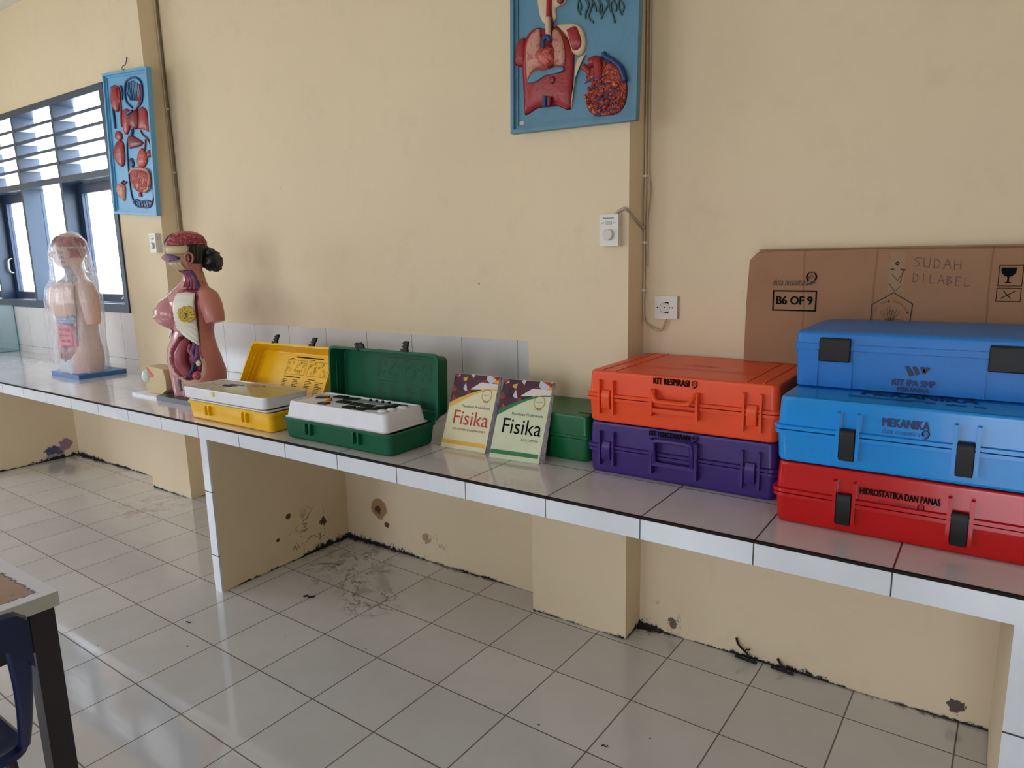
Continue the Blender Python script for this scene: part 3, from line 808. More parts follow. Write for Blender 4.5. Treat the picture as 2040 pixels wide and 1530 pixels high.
def open_kit(label, cx, y0, w, d, tilt, m, m_print, m_clip_seed):
    root = thing('open_equipment_case', label, 'case', (cx, y0 + d / 2, H))
    hx, hy = w / 2, d / 2; zr = .085
    bm = NB(); open_shell(bm, zr, 0.0, hx - .006, hy - .006, .022); obj('lower_shell', bm, m, root, True)
    for s in (-1, 1):
        for e in (-.016, .012):
            bm = NB(); rbox(bm, [(.030, .003, .006, .002), (.038, .004, .009, .003), (zr - .014, .006, .010, .003), (zr - .008, .005, .006, .002)], cx=s * .136 + e, cy=-hy + .002); obj('latch_lug', bm, m, root, True)
    # lid turned back on its hinge
    hy0, hz0 = hy - .004, zr + .001
    M = Matrix.Translation((0, hy0, hz0)) @ Matrix.Rotation(-math.radians(90 + tilt), 4, 'X') @ Matrix.Translation((0, -hy0, 0))
    bm = NB(); open_shell(bm, 0.003, .083, hx - .006, hy - .006, .022, M=M)
    lid = obj('lid', bm, m, root, True)
    bm = NB(); box(bm, -hx + .016, -hx + .021, -.075, .075, .03, .034, 0, M); box(bm, -hx + .0150, -hx + .020, -.078, .078, .045, .060, 0, M); obj('inner_ledge', bm, m, lid)
    zi = .083 - .0036
    # print inside the lid: seen when the lid is up; local u = +x, v = from hinge to free edge
    F = M @ frame_of((0, 0, zi), (1, 0, 0), (0, -1, 0))
    rnd = random.Random(5); P = []
    P += stroke([(-.035, .093), (.155, .093)], .006)
    P += stroke([(-.075, .083), (-.045, .083)], .003) + stroke([(.06, .083), (.10, .083)], .003)
    for bx0, bx1 in ((-.09, .05), (.07, .21)):
        P += stroke([(bx0, .005), (bx1, .005), (bx1, .076), (bx0, .076)], .0012, True)
        for q in range(16):
            u, v = rnd.uniform(bx0 + .012, bx1 - .012), rnd.uniform(.014, .068)
            if q % 3 == 0: P += stroke(arc(u, v, .007, .006, 0, 360, 6), .0012)
            elif q % 3 == 1: P += stroke([(u - .006, v - .004), (u + .006, v - .004), (u + .006, v + .004), (u - .006, v + .004)], .0012, True)
            else: P += stroke([(u - .010, v - .010), (u + .006, v + .012)], .0016)
    P += stroke([(-.09, -.008), (.03, -.008)], .004) + stroke([(.09, -.012), (.14, -.012)], .003)
    for q, u in enumerate((-.09, -.015, .075, .15)):
        for k in range(11):
            P += stroke([(u, -.022 - k * .0075), (u + rnd.uniform(.022, .048), -.022 - k * .0075)], .0026)
    poly_obj('lid_print', P, m_print, F, lid, .0006)
    # broken clips on the free edge of the lid
    for j, s in enumerate((-1, 1)):
        bm = NB()
        Mc = M @ Matrix.Translation((s * .136, -hy - .002, .006)) @ Matrix.Rotation(m_clip_seed[j], 4, 'Z') @ Matrix.Rotation(math.radians(0), 4, 'X')
        box(bm, -.017, .017, -.008, .003, -.006, .006, 0, Mc)
        prism(bm, [(-.004, -.004), (.014, -.004), (.017, -.022), (.020, -.040), (.002, -.040), (-.010, -.031), (-.004, -.029), (-.004, -.022), (-.012, -.020), (-.012, -.015), (-.004, -.013)], .010, Mc @ Matrix.Translation((0, 0, -.005)))
        obj('latch', bm, m_black, lid)
    return root, M

m_pg = mat('green_print', (3, 34, 22), .5)
gk, gM = open_kit('open green plastic case with a white parts tray and its lid standing upright', -.993, .050, .620, .262, 3, m_green, m_pg, (1.15, 0.05))
yk, yM = open_kit('open yellow plastic case with a covered white tray and its lid leaning back', -1.680, .050, .622, .262, 27, m_yellow, m_ink, (-.15, 0.0))
# green kit: tall white tray
GX, GY = -.993 - .014, .050 + .131
def tray(root, ox, oy, rings):
    bm = NB(); rbox(bm, rings, cx=ox, cy=oy); return obj('parts_tray', bm, m_white, root, True)
# tray is an upturned tub standing on the rim, recessed on top
tray(gk, -.012, .0, [(.074, .262, .098, .02), (.084, .290, .118, .02), (.0875, .291, .119, .02), (.089, .283, .112, .02), (.100, .281, .110, .02), (.145, .274, .103, .022), (.149, .271, .100, .02), (.149, .262, .092, .018), (.1455, .260, .090, .018)])
def blackpart(name, label, x, y, lx, ly, rz, z=H + .1455, m=m_black, hh=.005, cat='part', group='black optics parts in the green case tray'):
    bm = NB(); box(bm, -lx / 2, lx / 2, -ly / 2, ly / 2, 0, hh); bevel_all(bm, .0012, 1)
    o = obj(name, bm, m, None); o.location = (x, y, z); o.rotation_euler = (0, 0, rz)
    return tag(o, label, cat, group)
gx = gk.location.x - .012; gy = gk.location.y
spots = [('slide_holder', -.205, .018, .060, .026, .5, 'black slotted part near the left end of the green case tray'),
         ('slide_holder', -.140, .060, .070, .026, .1, 'black rectangular part at the back left of the green case tray'),
         ('lens_mount', -.068, .052, .074, .030, .25, 'oval black lens mount behind the left middle of the green case tray'),
         ('slide_holder', -.052, -.005, .070, .026, .05, 'black block in the middle row of the green case tray, leftmost'),
         ('slide_holder', .022, -.008, .058, .026, .05, 'black block in the middle row of the green case tray, beside the leftmost'),
         ('slide_holder', .090, -.010, .058, .026, .05, 'black block in the middle row of the green case tray, nearest the lamp housings'),
         ('slide_holder', -.105, -.060, .052, .022, .02, 'black block in the front row of the green case tray, leftmost'),
         ('slide_holder', .040, -.062, .055, .024, .02, 'black block in the front row of the green case tray, beside the zigzag parts'),
         ('lens_mount', .105, -.062, .062, .022, .02, 'front one of the black zigzag parts in the green case tray'),
         ('slide_holder', .142, -.040, .060, .020, .35, 'second of the black zigzag parts in the green case tray'),
         ('slide_holder', .162, -.010, .056, .020, .35, 'third of the black zigzag parts in the green case tray'),
         ('slide_holder', .176, .022, .056, .020, .35, 'fourth of the black zigzag parts in the green case tray'),
         ('slide_holder', .196, .052, .070, .022, .05, 'rearmost of the black zigzag parts in the green case tray')]
for nm, x, y, lx, ly, rz, lab in spots: blackpart(nm, lab, gx + x, gy + y, lx * .84, ly * 1.3, rz)
for k in range(4):
    bm = NB(); tube(bm, [(0, 0, 0), (0, 0, .010)], .006, 10); o = obj('bulb_socket', bm, m_black, None, True)
    o.location = (gx + .030 + k * .034, gy + .062, H + .1455)
    tag(o, ['leftmost', 'second from the left', 'third from the left', 'rightmost'][k] + ' of four round black sockets in the green case tray', 'socket', 'round black sockets in the green case tray')
m_brass = mat('brass', (186, 140, 60), .3, .5, metal=.6)
bm = NB(); blob(bm, (0, 0, .004), (.018, .014, .009), 12, 6); o = obj('brass_lens', bm, m_brass, None, 'all'); o.location = (gx - .135, gy - .012, H + .1455)
tag(o, 'small brass coloured round part at the left of the green case tray', 'part')
m_clearp = mat('clear_plastic_part', (214, 214, 220), .15, .6)
for k, (x, y, rr, nm_) in enumerate(((.215, -.055, .016, 'front'), (.225, -.020, .014, 'middle'), (.236, .030, .018, 'rear'))):
    bm = NB(); blob(bm, (0, 0, .003), (rr * 1.4, rr, .008), 12, 6); o = obj('clear_lens', bm, m_clearp, None, 'all'); o.location = (gx + x, gy + y, H + .1455)
    tag(o, nm_ + ' one of the clear plastic lenses at the right end of the green case tray', 'lens', 'clear lenses in the green case tray')
# recess liner in the tray
bm = NB(); box(bm, -.17, .19, .030, .074, .1456, .1468, 0, Matrix.Translation((-.012, 0, 0))); obj('tray_insert', bm, mat('grey_insert', (150, 158, 168), .4), gk)

# yellow kit: lower tray lip and the covered upper tray
tray(yk, -.012, .0, [(.074, .272, .104, .02), (.086, .295, .120, .02), (.092, .296, .121, .02), (.0935, .290, .115, .02)])
bm = NB(); rbox(bm, [(.094, .288, .114, .02), (.0955, .288, .114, .02)], cx=-.012); obj('tray_gap_shade', bm, m_black, yk)  # black sheet standing in for the shade between the two trays
uy = thing('parts_tray', 'shallow white tray with a clear cover lying on the open yellow case', 'tray', (-1.708, .168, H + .0957))
bm = NB(); rbox(bm, [(0, .298, .108, .02), (.004, .303, .112, .022), (.046, .306, .115, .022), (.051, .304, .113, .022), (.051, .296, .105, .018), (.047, .294, .103, .018)]); obj('tray_body', bm, m_white, uy, True)
m_ybase = mat('yellow_insert', (226, 196, 60), .4)
bm = NB(); rbox(bm, [(.047, .293, .102, .018), (.0475, .293, .102, .018)]); obj('tray_insert', bm, mat('pale_insert', (200, 192, 176), .5, col2=(150, 140, 128), c2scale=60, lo=.55, hi=.6), uy)
bm = NB(); prism(bm, [(-.10, -.105), (.298, -.106), (.298, .10), (.02, .04)], .0012, Matrix.Translation((0, 0, .0478))); obj('yellow_sheet', bm, m_ybase, uy)
m_cover, tcv, bcv = newmat('clear_cover')
bcv.inputs['Base Color'].default_value = srgb((214, 206, 170)); bcv.inputs['Alpha'].default_value = .38; bcv.inputs['Roughness'].default_value = .12
bm = NB(); rbox(bm, [(.0515, .190, .112, .01), (.0530, .190, .112, .01)], cx=.122, cy=.012); obj('clear_cover', bm, m_cover, uy)
bm = NB(); prism(bm, [(-.010, 0), (.010, 0), (.006, -.022), (-.006, -.022)], .002, frame_of((-.06, -.1155, .047), (1, 0, 0), (0, 0, 1))); obj('cover_tab', bm, m_ybase, uy)
for k, (x, y) in enumerate(((-.105, .002), (-.085, .024))):
    blackpart('bar_magnet', ('front' if k == 0 else 'rear') + ' of two black bars lying side by side in the yellow case tray', -1.708 + x, .168 + y, .085, .014, .12, H + .0957 + .0476, m_black, .006, 'magnet', 'black bars in the yellow case tray')
for k, (x, y) in enumerate(((-.03, .06), (.01, .055), (.035, .07))):
    bm = NB(); tube(bm, smooth_path([(0, 0, 0), (.015, .006, .002), (.03, -.002, 0)], 3), .0022, 6); o = obj('wire_lead', bm, [m_black, mat('grey_wire', (90, 90, 96), .4), m_black][k]); o.location = (-1.708 + x, .168 + y, H + .0957 + .0495)
    tag(o, ['left', 'middle', 'right'][k] + ' of three short wire leads at the back of the yellow case tray', 'wire', 'wire leads in the yellow case tray')

# ------------------------------------------------------------------ guide books
m_paper = mat('book_pages', (196, 190, 200), .7, col2=(150, 140, 165), c2scale=90, lo=.5, hi=.62)
def cover_photo(name):
    m, t, b = newmat(name)
    v = t.coord()
    vo = t.node('ShaderNodeTexVoronoi'); t.put(vo.inputs['Vector'], v); vo.inputs['Scale'].default_value = 42
    r = t.node('ShaderNodeValToRGB'); cr = r.color_ramp; cr.interpolation = 'CONSTANT'
    for p, c in ((0, (74, 26, 44)), (.22, (150, 44, 36)), (.38, (34, 24, 40)), (.52, (176, 96, 50)), (.62, (66, 30, 52)), (.76, (196, 186, 200)), (.84, (120, 30, 50)), (.93, (210, 160, 60))):
        e = cr.elements.new(p); e.color = srgb(c)
    t.put(r.inputs[0], t.xyz(vo.outputs['Color'])[0])
    t.l.new(r.outputs[0], b.inputs['Base Color']); b.inputs['Roughness'].default_value = .25
    return m
m_photo = cover_photo('cover_photo')
m_cream = mat('cover_cream', (222, 214, 176), .3)
m_creamg = mat('cover_pale_green', (206, 212, 178), .3)
def guide_book(label, x0, yb, w, hgt, yaw, lean, cover, band, swoosh, title_m, sub, first_line_w):
    root = thing('guide_book', label, 'book', (x0, yb, H)); root.rotation_euler = (-lean, 0, yaw)
    # local: x right, z up, front towards -y
    t = .010
    bm = NB(); box(bm, .001, w - .001, .0012, t, .0, hgt); obj('pages', bm, m_paper, root)
    bm = NB(); box(bm, 0, w, -.0003, .0010, 0.001, hgt + .001); obj('cover', bm, cover, root)
    bm = NB()   # curled loose pages at the free edge
    for k in range(4):
        a0 = [(w - .004, .002 + k * .0022, .002), (w - .004, .002 + k * .0022, hgt * .98), (w + .001, .005 + k * .004, hgt * .97), (w + .003 + k * .002, .010 + k * .005, .001)]
        vs = [bm.verts.new(p) for p in a0]; bm.faces.new(vs)
    me_o = obj('loose_page', bm, m_paper, root)
    bm = NB(); box(bm, .002, w + .001, t + .0002, t + .0014, .003, hgt); obj('back_cover', bm, m_photo, root)
    F = frame_of((0, -.0003, 0), XA, ZA)
    crv = [(0, hgt * .60)] + [(w * k / 8, hgt * (.60 + .235 * math.sin(k / 8 * PI / 2))) for k in range(1, 9)]
    inner = [(w * k / 8, hgt * (.535 + .285 * math.sin(k / 8 * PI / 2) ** 1.05)) for k in range(9)]
    poly_obj('cover_picture', [crv + [(w, hgt), (0, hgt)]], m_photo, F, root, .0006)
    poly_obj('cover_swoosh', [[inner[i], inner[i + 1], crv[i + 1], crv[i]] for i in range(8)], swoosh, F, root, .0010)
    poly_obj('cover_patch', [[(w * .48, hgt * .80), (w, hgt * .835), (w, hgt * .90), (w * .62, hgt * .905), (w * .40, hgt * .80)]], mat('patch_white', (216, 206, 200), .3), F, root, .0009)
    poly_obj('cover_band', [[(0.002, hgt * .060), (w - .006, hgt * .060), (w - .006, hgt * .110), (0.002, hgt * .110)]], band, F, root, .0008)
    poly_obj('cover_badge', [arc(w * .80, hgt * .74, w * .115, w * .125, 0, 360, 16)[:-1]], mat('badge_gold', (196, 160, 96), .4), F, root, .0010)
    poly_obj('cover_badge', [arc(w * .80, hgt * .74, w * .095, w * .105, 0, 360, 16)[:-1]], cover, F, root, .0013)
    poly_obj('cover_badge', [[(w * .74, hgt * .64), (w * .77, hgt * .655), (w * .80, hgt * .64), (w * .83, hgt * .655), (w * .86, hgt * .635), (w * .83, hgt * .69), (w * .77, hgt * .69)]], mat('badge_bronze', (150, 110, 60), .4), F, root, .0012)
    text('lettering', 'duta', title_m if title_m is not m_ink else mat('red_title', (176, 36, 30), .4), (w * .735, -.0003, hgt * .735), XA, ZA, w * .13, root, hgt * .014, shear=.2, off=.0016)
    m_grey = mat('grey_title', (84, 80, 70), .5)
    text('lettering', 'Panduan Praktikum', m_grey, (w * .30, -.0003, hgt * .555), XA, ZA, w * .62, root, hgt * .036, off=.0009)
    text('lettering', 'Fisika', title_m, (w * .16, -.0003, hgt * .325), XA, ZA, w * .78, root, hgt * .185, bold=-.012 if False else 0, off=.0010)
    sw = first_line_w
    text('lettering', sub, m_grey, (w * .92 - w * sw, -.0003, hgt * .25), XA, ZA, w * sw, root, hgt * .026, off=.0009)
    return root
m_bandy = mat('band_yellow', (226, 176, 50), .35); m_bandg = mat('band_green', (20, 116, 66), .35)
guide_book('cream guide book with the yellow band and red Fisika title, left of the pair', -.640, .272, .203, .288, .045, math.radians(23), m_cream, m_bandy, m_bandy, mat('red_title', (176, 36, 30), .4), 'KIT LISTRIK DAN MAGNET', .74)
guide_book('pale green guide book with the green band and black Fisika title, right of the pair', -.396, .250, .200, .292, .09, math.radians(25), m_creamg, m_bandg, m_bandg, m_ink, 'KIT OPTIK', .34)

# ------------------------------------------------------------------ wall boards with relief organs
m_board = mat('board_blue', (86, 134, 160), .4, vary=.05, col2=(76, 120, 144), c2scale=14, lo=.5, hi=.75)
m_boardl = mat('board_light_blue', (98, 168, 210), .4, vary=.05)
m_flesh = mat('relief_red', (154, 30, 36), .32, vary=.18, vscale=30, bump=.5, bscale=60)
m_deep = mat('relief_deep_red', (122, 24, 34), .35, vary=.12)
m_orgo = mat('relief_orange_red', (206, 88, 66), .32, vary=.25, vscale=40, bump=1.0, bscale=70, col2=(130, 34, 48), c2scale=70, lo=.48, hi=.60)
m_pink = mat('relief_pink', (196, 138, 118), .4, vary=.12, vscale=26, col2=(170, 90, 84), c2scale=60, lo=.55, hi=.6, bump=.4)
m_vein = mat('relief_vein_blue', (26, 56, 108), .35)
m_dkgreen = mat('relief_bronchi', (54, 86, 84), .4)
m_cream2 = mat('relief_cream', (206, 184, 150), .45)

def folds_(name, light, dark, scale):
    m, t, b = newmat(name); v = t.coord(); n = t.noise(v, scale, 2.0, .5, 1.8)
    rdg = t.math('ABSOLUTE', t.math('SUBTRACT', n, .5))
    t.l.new(t.mix(t.ramp(rdg, .012, .06), srgb(dark), srgb(light)), b.inputs['Base Color']); b.inputs['Roughness'].default_value = .35
    bn = t.node('ShaderNodeBump'); bn.inputs['Strength'].default_value = .9; bn.inputs['Distance'].default_value = .005
    t.l.new(t.ramp(rdg, .0, .12), bn.inputs['Height']); t.l.new(bn.outputs[0], b.inputs['Normal'])
    return m
m_alv = folds_('relief_alveoli', (212, 96, 72), (120, 34, 50), 52.0)
def board(name, label, cx, yb, z0, w, h, rot, mb, mfr, tilt=0.0):
    root = thing(name, label, 'wall chart', (cx, yb, z0)); root.rotation_euler = (tilt, rot, 0)
    bm = NB(); box(bm, -w / 2, w / 2, -.012, 0, 0, h); obj('backing', bm, mb, root)
    fw = .014
    bm = NB(); box(bm, -w / 2, w / 2, -.030, -.012, 0, fw); box(bm, -w / 2, w / 2, -.030, -.012, h - fw, h); box(bm, -w / 2, -w / 2 + fw, -.030, -.012, fw, h - fw); box(bm, w / 2 - fw, w / 2, -.030, -.012, fw, h - fw)
    box(bm, -w / 2 + fw, w / 2 - fw, -.018, -.012, fw, fw + .012); box(bm, -w / 2 + fw, w / 2 - fw, -.018, -.012, h - fw - .012, h - fw)
    box(bm, -w / 2 + fw, -w / 2 + fw + .012, -.018, -.012, fw + .012, h - fw - .012); box(bm, w / 2 - fw - .012, w / 2 - fw, -.018, -.012, fw + .012, h - fw - .012)
    obj('frame', bm, mfr, root)
    F = frame_of((-w / 2, -.012, 0), XA, ZA)   # 2D from the lower left corner, relief towards the room
    return root, F
def relief(root, F, name, pts, t, m, sx_=1, sy_=1, ox=0, oy=0, lump=0, ls=30, z=0):
    bm = NB(); FF = F @ Matrix.Translation((0, 0, z))
    puffy(bm, [(ox + p[0] * sx_, oy + p[1] * sy_) for p in pts], t, FF, lump=lump, ls=ls); return obj(name, bm, m, root, 'all')
def vessel(root, F, name, pts, r, m, z=.004):
    bm = NB(); tube(bm, [F @ Vector((p[0], p[1], z)) for p in smooth_path([(a_[0], a_[1], 0) for a_ in pts], 5)], r, 7); return obj(name, bm, m, root, 'all')

# --- large board, right pillar (its top is above the picture)
BW, BH = .515, .86
b1, F1 = board('relief_chart', 'large blue relief chart of the chest organs hanging on the right pillar', -.262, .636, 1.945, BW, BH, .022, m_board, m_board)
U = BW / 1325.0   # crop pixels (182..1505 wide) to metres
def q1(x, y):
    t_ = 1 - y / 1425.0; xl = 182 + 8 * t_; xr = 1500 + 60 * t_; u = (x - xl) / (xr - xl)
    return (u * BW, (1425 - 160 * u - y) * (.000333 - .000038 * u))
tr = [(320, 1215), (365, 1205), (470, 1140), (580, 1125), (700, 1115), (830, 1150), (860, 900), (880, 560), (850, 480), (790, 330), (700, 270), (650, 280), (560, 300), (500, 290), (420, 310), (340, 400), (300, 560), (300, 760), (312, 980)]
relief(b1, F1, 'trunk', [q1(*p) for p in tr], .020, m_flesh)
relief(b1, F1, 'shoulder', [q1(*p) for p in [(690, 260), (800, 240), (900, 245), (970, 290), (1010, 420), (985, 540), (920, 580), (860, 540), (820, 400)]], .018, m_cream2)
relief(b1, F1, 'shoulder', [q1(*p) for p in [(800, 300), (900, 262), (950, 310), (985, 430), (960, 520), (880, 540), (840, 420)]], .024, m_flesh)
relief(b1, F1, 'shoulder', [q1(*p) for p in [(225, 700), (230, 560), (262, 440), (330, 395), (345, 500), (320, 690)]], .018, m_flesh)
relief(b1, F1, 'lung', [q1(*p) for p in [(385, 860), (372, 720), (372, 560), (400, 420), (470, 330), (530, 320), (545, 480), (530, 620), (560, 700), (470, 735)]], .014, m_pink, z=.016)
relief(b1, F1, 'lung', [q1(*p) for p in [(660, 690), (690, 560), (660, 430), (680, 320), (740, 330), (790, 440), (808, 600), (790, 700), (720, 690)]], .014, m_pink, z=.016)
relief(b1, F1, 'diaphragm', [q1(*p) for p in [(385, 880), (430, 790), (500, 745), (580, 745), (680, 715), (775, 700), (795, 740), (720, 775), (600, 800), (520, 850), (450, 880)]], .005, m_board, z=.022)
relief(b1, F1, 'heart', [q1(*p) for p in [(585, 735), (530, 660), (515, 580), (545, 510), (600, 500), (650, 485), (700, 530), (712, 610), (690, 680), (640, 725)]], .028, m_orgo, z=.018)
vessel(b1, F1, 'aorta', [q1(*p) for p in [(600, 520), (600, 440), (640, 400), (680, 450)]], .008, m_vein, .036)
vessel(b1, F1, 'windpipe', [q1(*p) for p in [(640, 400), (636, 300), (632, 200)]], .010, m_cream2, .026)
relief(b1, F1, 'neck', [q1(*p) for p in [(575, 430), (590, 250), (600, 100), (610, -60), (660, -60), (655, 100), (660, 250), (650, 420)]], .018, m_flesh, z=.006)
relief(b1, F1, 'head_section', [q1(*p) for p in [(500, 160), (480, 20), (470, -120), (520, -260), (650, -330), (780, -260), (830, -120), (790, 30), (690, 90), (690, 200), (560, 260)]], .012, m_cream2)
relief(b1, F1, 'tongue', [q1(*p) for p in [(720, 40), (715, -20), (740, -70), (790, -60), (790, 10), (755, 50)]], .012, m_flesh, z=.010)
relief(b1, F1, 'navel', [q1(*p) for p in [(635, 870), (640, 820), (670, 800), (695, 820), (690, 865), (660, 885)]], .006, m_deep, z=.020)
vessel(b1, F1, 'vein', [q1(*p) for p in [(582, 1130), (585, 1070), (590, 1015)]], .009, m_vein, .022)
vessel(b1, F1, 'artery', [q1(*p) for p in [(630, 1120), (635, 1070), (640, 1020)]], .009, m_deep, .022)
relief(b1, F1, 'trunk_edge', [q1(*p) for p in [(845, 1140), (835, 1110), (880, 880), (900, 640), (1000, 560), (915, 600), (900, 700), (870, 960)]], .010, m_cream2)
# alveoli cluster at the right
al = [(1040, 700), (985, 690), (1010, 760), (1000, 840), (1060, 860), (1030, 940), (1000, 1060), (1020, 1160), (1110, 1220), (1230, 1215), (1340, 1170), (1400, 1050), (1412, 880), (1385, 760), (1300, 660), (1200, 630), (1160, 580), (1100, 590), (1050, 650)]
alv = relief(b1, F1, 'alveoli', [q1(*p) for p in al], .020, m_alv)
rnd = random.Random(3); bm = NB()
for k in range(46):
    a_ = rnd.uniform(0, 2 * PI); rr_ = rnd.uniform(.15, .95); x, y = 1200 + 190 * rr_ * math.cos(a_), 1020 + 190 * rr_ * math.sin(a_)
    p = q1(x, y); c = F1 @ Vector((p[0], p[1], .020)); blob(bm, c, .0085, 8, 6)
obj('alveoli_lobes', bm, m_alv, alv, 'all')
vessel(b1, F1, 'bronchiole', [q1(*p) for p in [(1060, 660), (1130, 640), (1150, 760), (1140, 850)]], .018, m_flesh, .014)
vessel(b1, F1, 'bronchiole', [q1(*p) for p in [(985, 690), (1020, 720), (1060, 760)]], .011, m_flesh, .010)
vessel(b1, F1, 'vein', [q1(*p) for p in [(1195, 545), (1215, 590), (1300, 640), (1370, 720), (1405, 850)]], .009, m_vein, .012)
for k in range(6):
    x0, y0 = rnd.uniform(1020, 1200), 840 + k * 70
    vessel(b1, F1, 'capillary', [q1(x0, y0 + 40), q1(x0 + 60, y0 + rnd.uniform(-10, 10)), q1(x0 + 130, y0 - 20), q1(x0 + 200, y0 - 40)], .0022, m_vein, .029)
for k in range(7):      # branching bronchial tree near the top
    x0 = 930 + k * 72
    vessel(b1, F1, 'bronchial_twig', [q1(x0, -120), q1(x0 + rnd.uniform(-30, 30), -40), q1(x0 + rnd.uniform(-50, 40), 40), q1(x0 + rnd.uniform(-40, 40), 110 + 30 * (k % 3)), q1(x0 + rnd.uniform(-60, 60), 150 + 40 * (k % 3))], .0034, m_dkgreen, .003)
    vessel(b1, F1, 'bronchial_twig', [q1(x0, 0), q1(x0 + 30, 60), q1(x0 + rnd.uniform(0, 60), 120)], .0028, m_dkgreen, .003)
poly_obj('sticker', [[(.030, .031), (.049, .031), (.049, .043), (.030, .042)]], mat('sticker_white', (206, 196, 190), .5), F1, b1, .001)

# --- narrow board on the left pillar
BW2, BH2 = .502, .822
b2, F2 = board('relief_chart', 'narrow light blue relief chart of organs and blood vessels hanging on the left pillar', -3.340, .646, 1.792, BW2, BH2, .075, m_boardl, m_boardl)
def q2(x, y):     # perspective crop (574 px wide) -> board metres
    v = (1480 - y) / 1335.0 if False else None
    t_ = (y - 145) / (1485 - 145.0)
    xl = 25 + (115 - 25) * t_; xr = 445 + (525 - 445) * t_
    u = (x - xl) / (xr - xl); top = 145 - 95 * u; bot = 1485 - 15 * u
    return (u * BW2, (bot - y) / (bot - top) * BH2)
def R2(name, pts, t, m, **k): return relief(b2, F2, name, [q2(*p) for p in pts], t, m, **k)
def V2(name, pts, r, m, z=.004): return vessel(b2, F2, name, [q2(*p) for p in pts], r, m, z)
R2('heart', [(90, 400), (95, 300), (105, 245), (130, 240), (160, 290), (175, 380), (160, 480), (130, 490), (105, 450)], .02, m_flesh)
V2('vein', [(105, 450), (118, 560), (124, 650)], .008, m_vein); V2('vein', [(100, 300), (102, 255)], .008, m_vein)
V2('artery', [(165, 300), (180, 400), (185, 560), (192, 630)], .007, m_flesh)
V2('aortic_loop', [(130, 250), (160, 260), (175, 320), (175, 400)], .007, m_flesh); V2('vein', [(185, 240), (200, 300), (195, 370)], .007, m_vein)
V2('head_vessel', [(290, 440), (240, 390), (225, 310), (232, 210), (275, 165), (330, 158), (375, 200), (385, 300), (375, 380), (340, 430)], .006, m_vein)
rnd = random.Random(9)
for k in range(9):
    V2('head_capillary', [(240 + k * 14, 180 + abs(k - 4) * 8), (235 + k * 15, 250), (245 + k * 14, 310 + rnd.uniform(-10, 20)), (270 + k * 9, 370)], .0024, m_vein if k < 6 else m_flesh, .002)
V2('artery', [(370, 210), (372, 320), (350, 400), (330, 450)], .006, m_flesh)
R2('lung', [(200, 640), (195, 540), (205, 470), (235, 450), (265, 480), (268, 600), (250, 680), (222, 700)], .016, m_flesh)
R2('lung', [(345, 640), (350, 520), (355, 440), (385, 425), (420, 460), (438, 560), (440, 655), (400, 640)], .016, m_flesh)
R2('heart', [(262, 560), (275, 500), (320, 450), (345, 480), (350, 600), (330, 640), (285, 630)], .024, m_deep)
V2('vein', [(265, 510), (290, 490), (315, 470)], .008, m_vein, .02)
V2('vein', [(290, 640), (285, 690), (270, 710)], .010, m_vein)
R2('liver', [(250, 800), (245, 730), (285, 705), (340, 730), (388, 765), (350, 805), (300, 820), (262, 835)], .016, m_deep)
V2('artery', [(365, 650), (385, 690), (430, 730), (455, 800), (472, 1000), (475, 1200), (478, 1300), (440, 1385)], .005, m_deep)
V2('vein', [(262, 705), (240, 760), (238, 900), (255, 1150), (275, 1300), (310, 1380)], .005, m_vein)
V2('artery', [(410, 730), (400, 830), (380, 880)], .005, m_deep)
R2('stomach', [(330, 960), (345, 870), (375, 815), (410, 860), (425, 930), (395, 1000), (350, 1000)], .02, m_orgo)
R2('spleen', [(420, 900), (425, 840), (450, 830), (460, 880), (440, 905)], .012, m_deep)
R2('kidney', [(262, 1000), (260, 930), (285, 925), (300, 980), (285, 1015)], .012, m_vein)
V2('gut_loop', [(265, 1070), (300, 1030), (370, 1020), (435, 1040), (448, 1120), (440, 1200), (400, 1240)], .010, m_pink, .008)
R2('intestine', [(262, 1130), (280, 1040), (350, 1025), (430, 1060), (440, 1150), (415, 1230), (350, 1255), (290, 1210)], .018, folds_('relief_gut', (216, 110, 96), (140, 48, 60), 46.0), lump=.006, ls=12)
R2('bladder', [(340, 1290), (345, 1255), (365, 1262), (368, 1300)], .012, m_flesh)
V2('leg_capillary', [(285, 1350), (320, 1330), (360, 1345), (400, 1330), (445, 1335), (460, 1360), (430, 1395), (380, 1400), (330, 1395), (290, 1360)], .005, m_vein)
for k in range(6): V2('leg_capillary', [(295 + k * 25, 1345), (310 + k * 24, 1370), (305 + k * 25, 1392)], .0028, m_vein if k < 3 else m_deep)
R2('throat', [(120, 740), (125, 690), (150, 668), (185, 690), (190, 740), (160, 765)], .014, m_flesh)
R2('kidney', [(100, 900), (115, 830), (140, 770), (190, 765), (208, 830), (212, 950), (190, 1015), (140, 990)], .018, m_flesh)
R2('gland', [(130, 1270), (130, 1200), (160, 1180), (205, 1190), (215, 1250), (205, 1350), (170, 1330)], .018, m_pink)
V2('gland_vessel', [(170, 1190), (190, 1160), (200, 1155)], .006, m_deep); V2('gland_vessel', [(190, 1195), (215, 1170), (228, 1160)], .006, m_deep); V2('gland_vessel', [(140, 1200), (125, 1215), (130, 1250)], .004, m_vein)
# hook and nail
bm = NB(); tube(bm, smooth_path([(.02, -.034, BH2 + .0), (.0, -.034, BH2 + .004), (-.004, -.030, BH2 + .02), (.010, -.02, BH2 + .03), (.010, -.01, BH2 + .06), (.0, -.004, BH2 + .075), (-.008, -.002, BH2 + .06)], 5), .0022, 6); obj('hook', bm, mat('rusty_wire', (70, 56, 48), .5, metal=.4), b2, 'all')

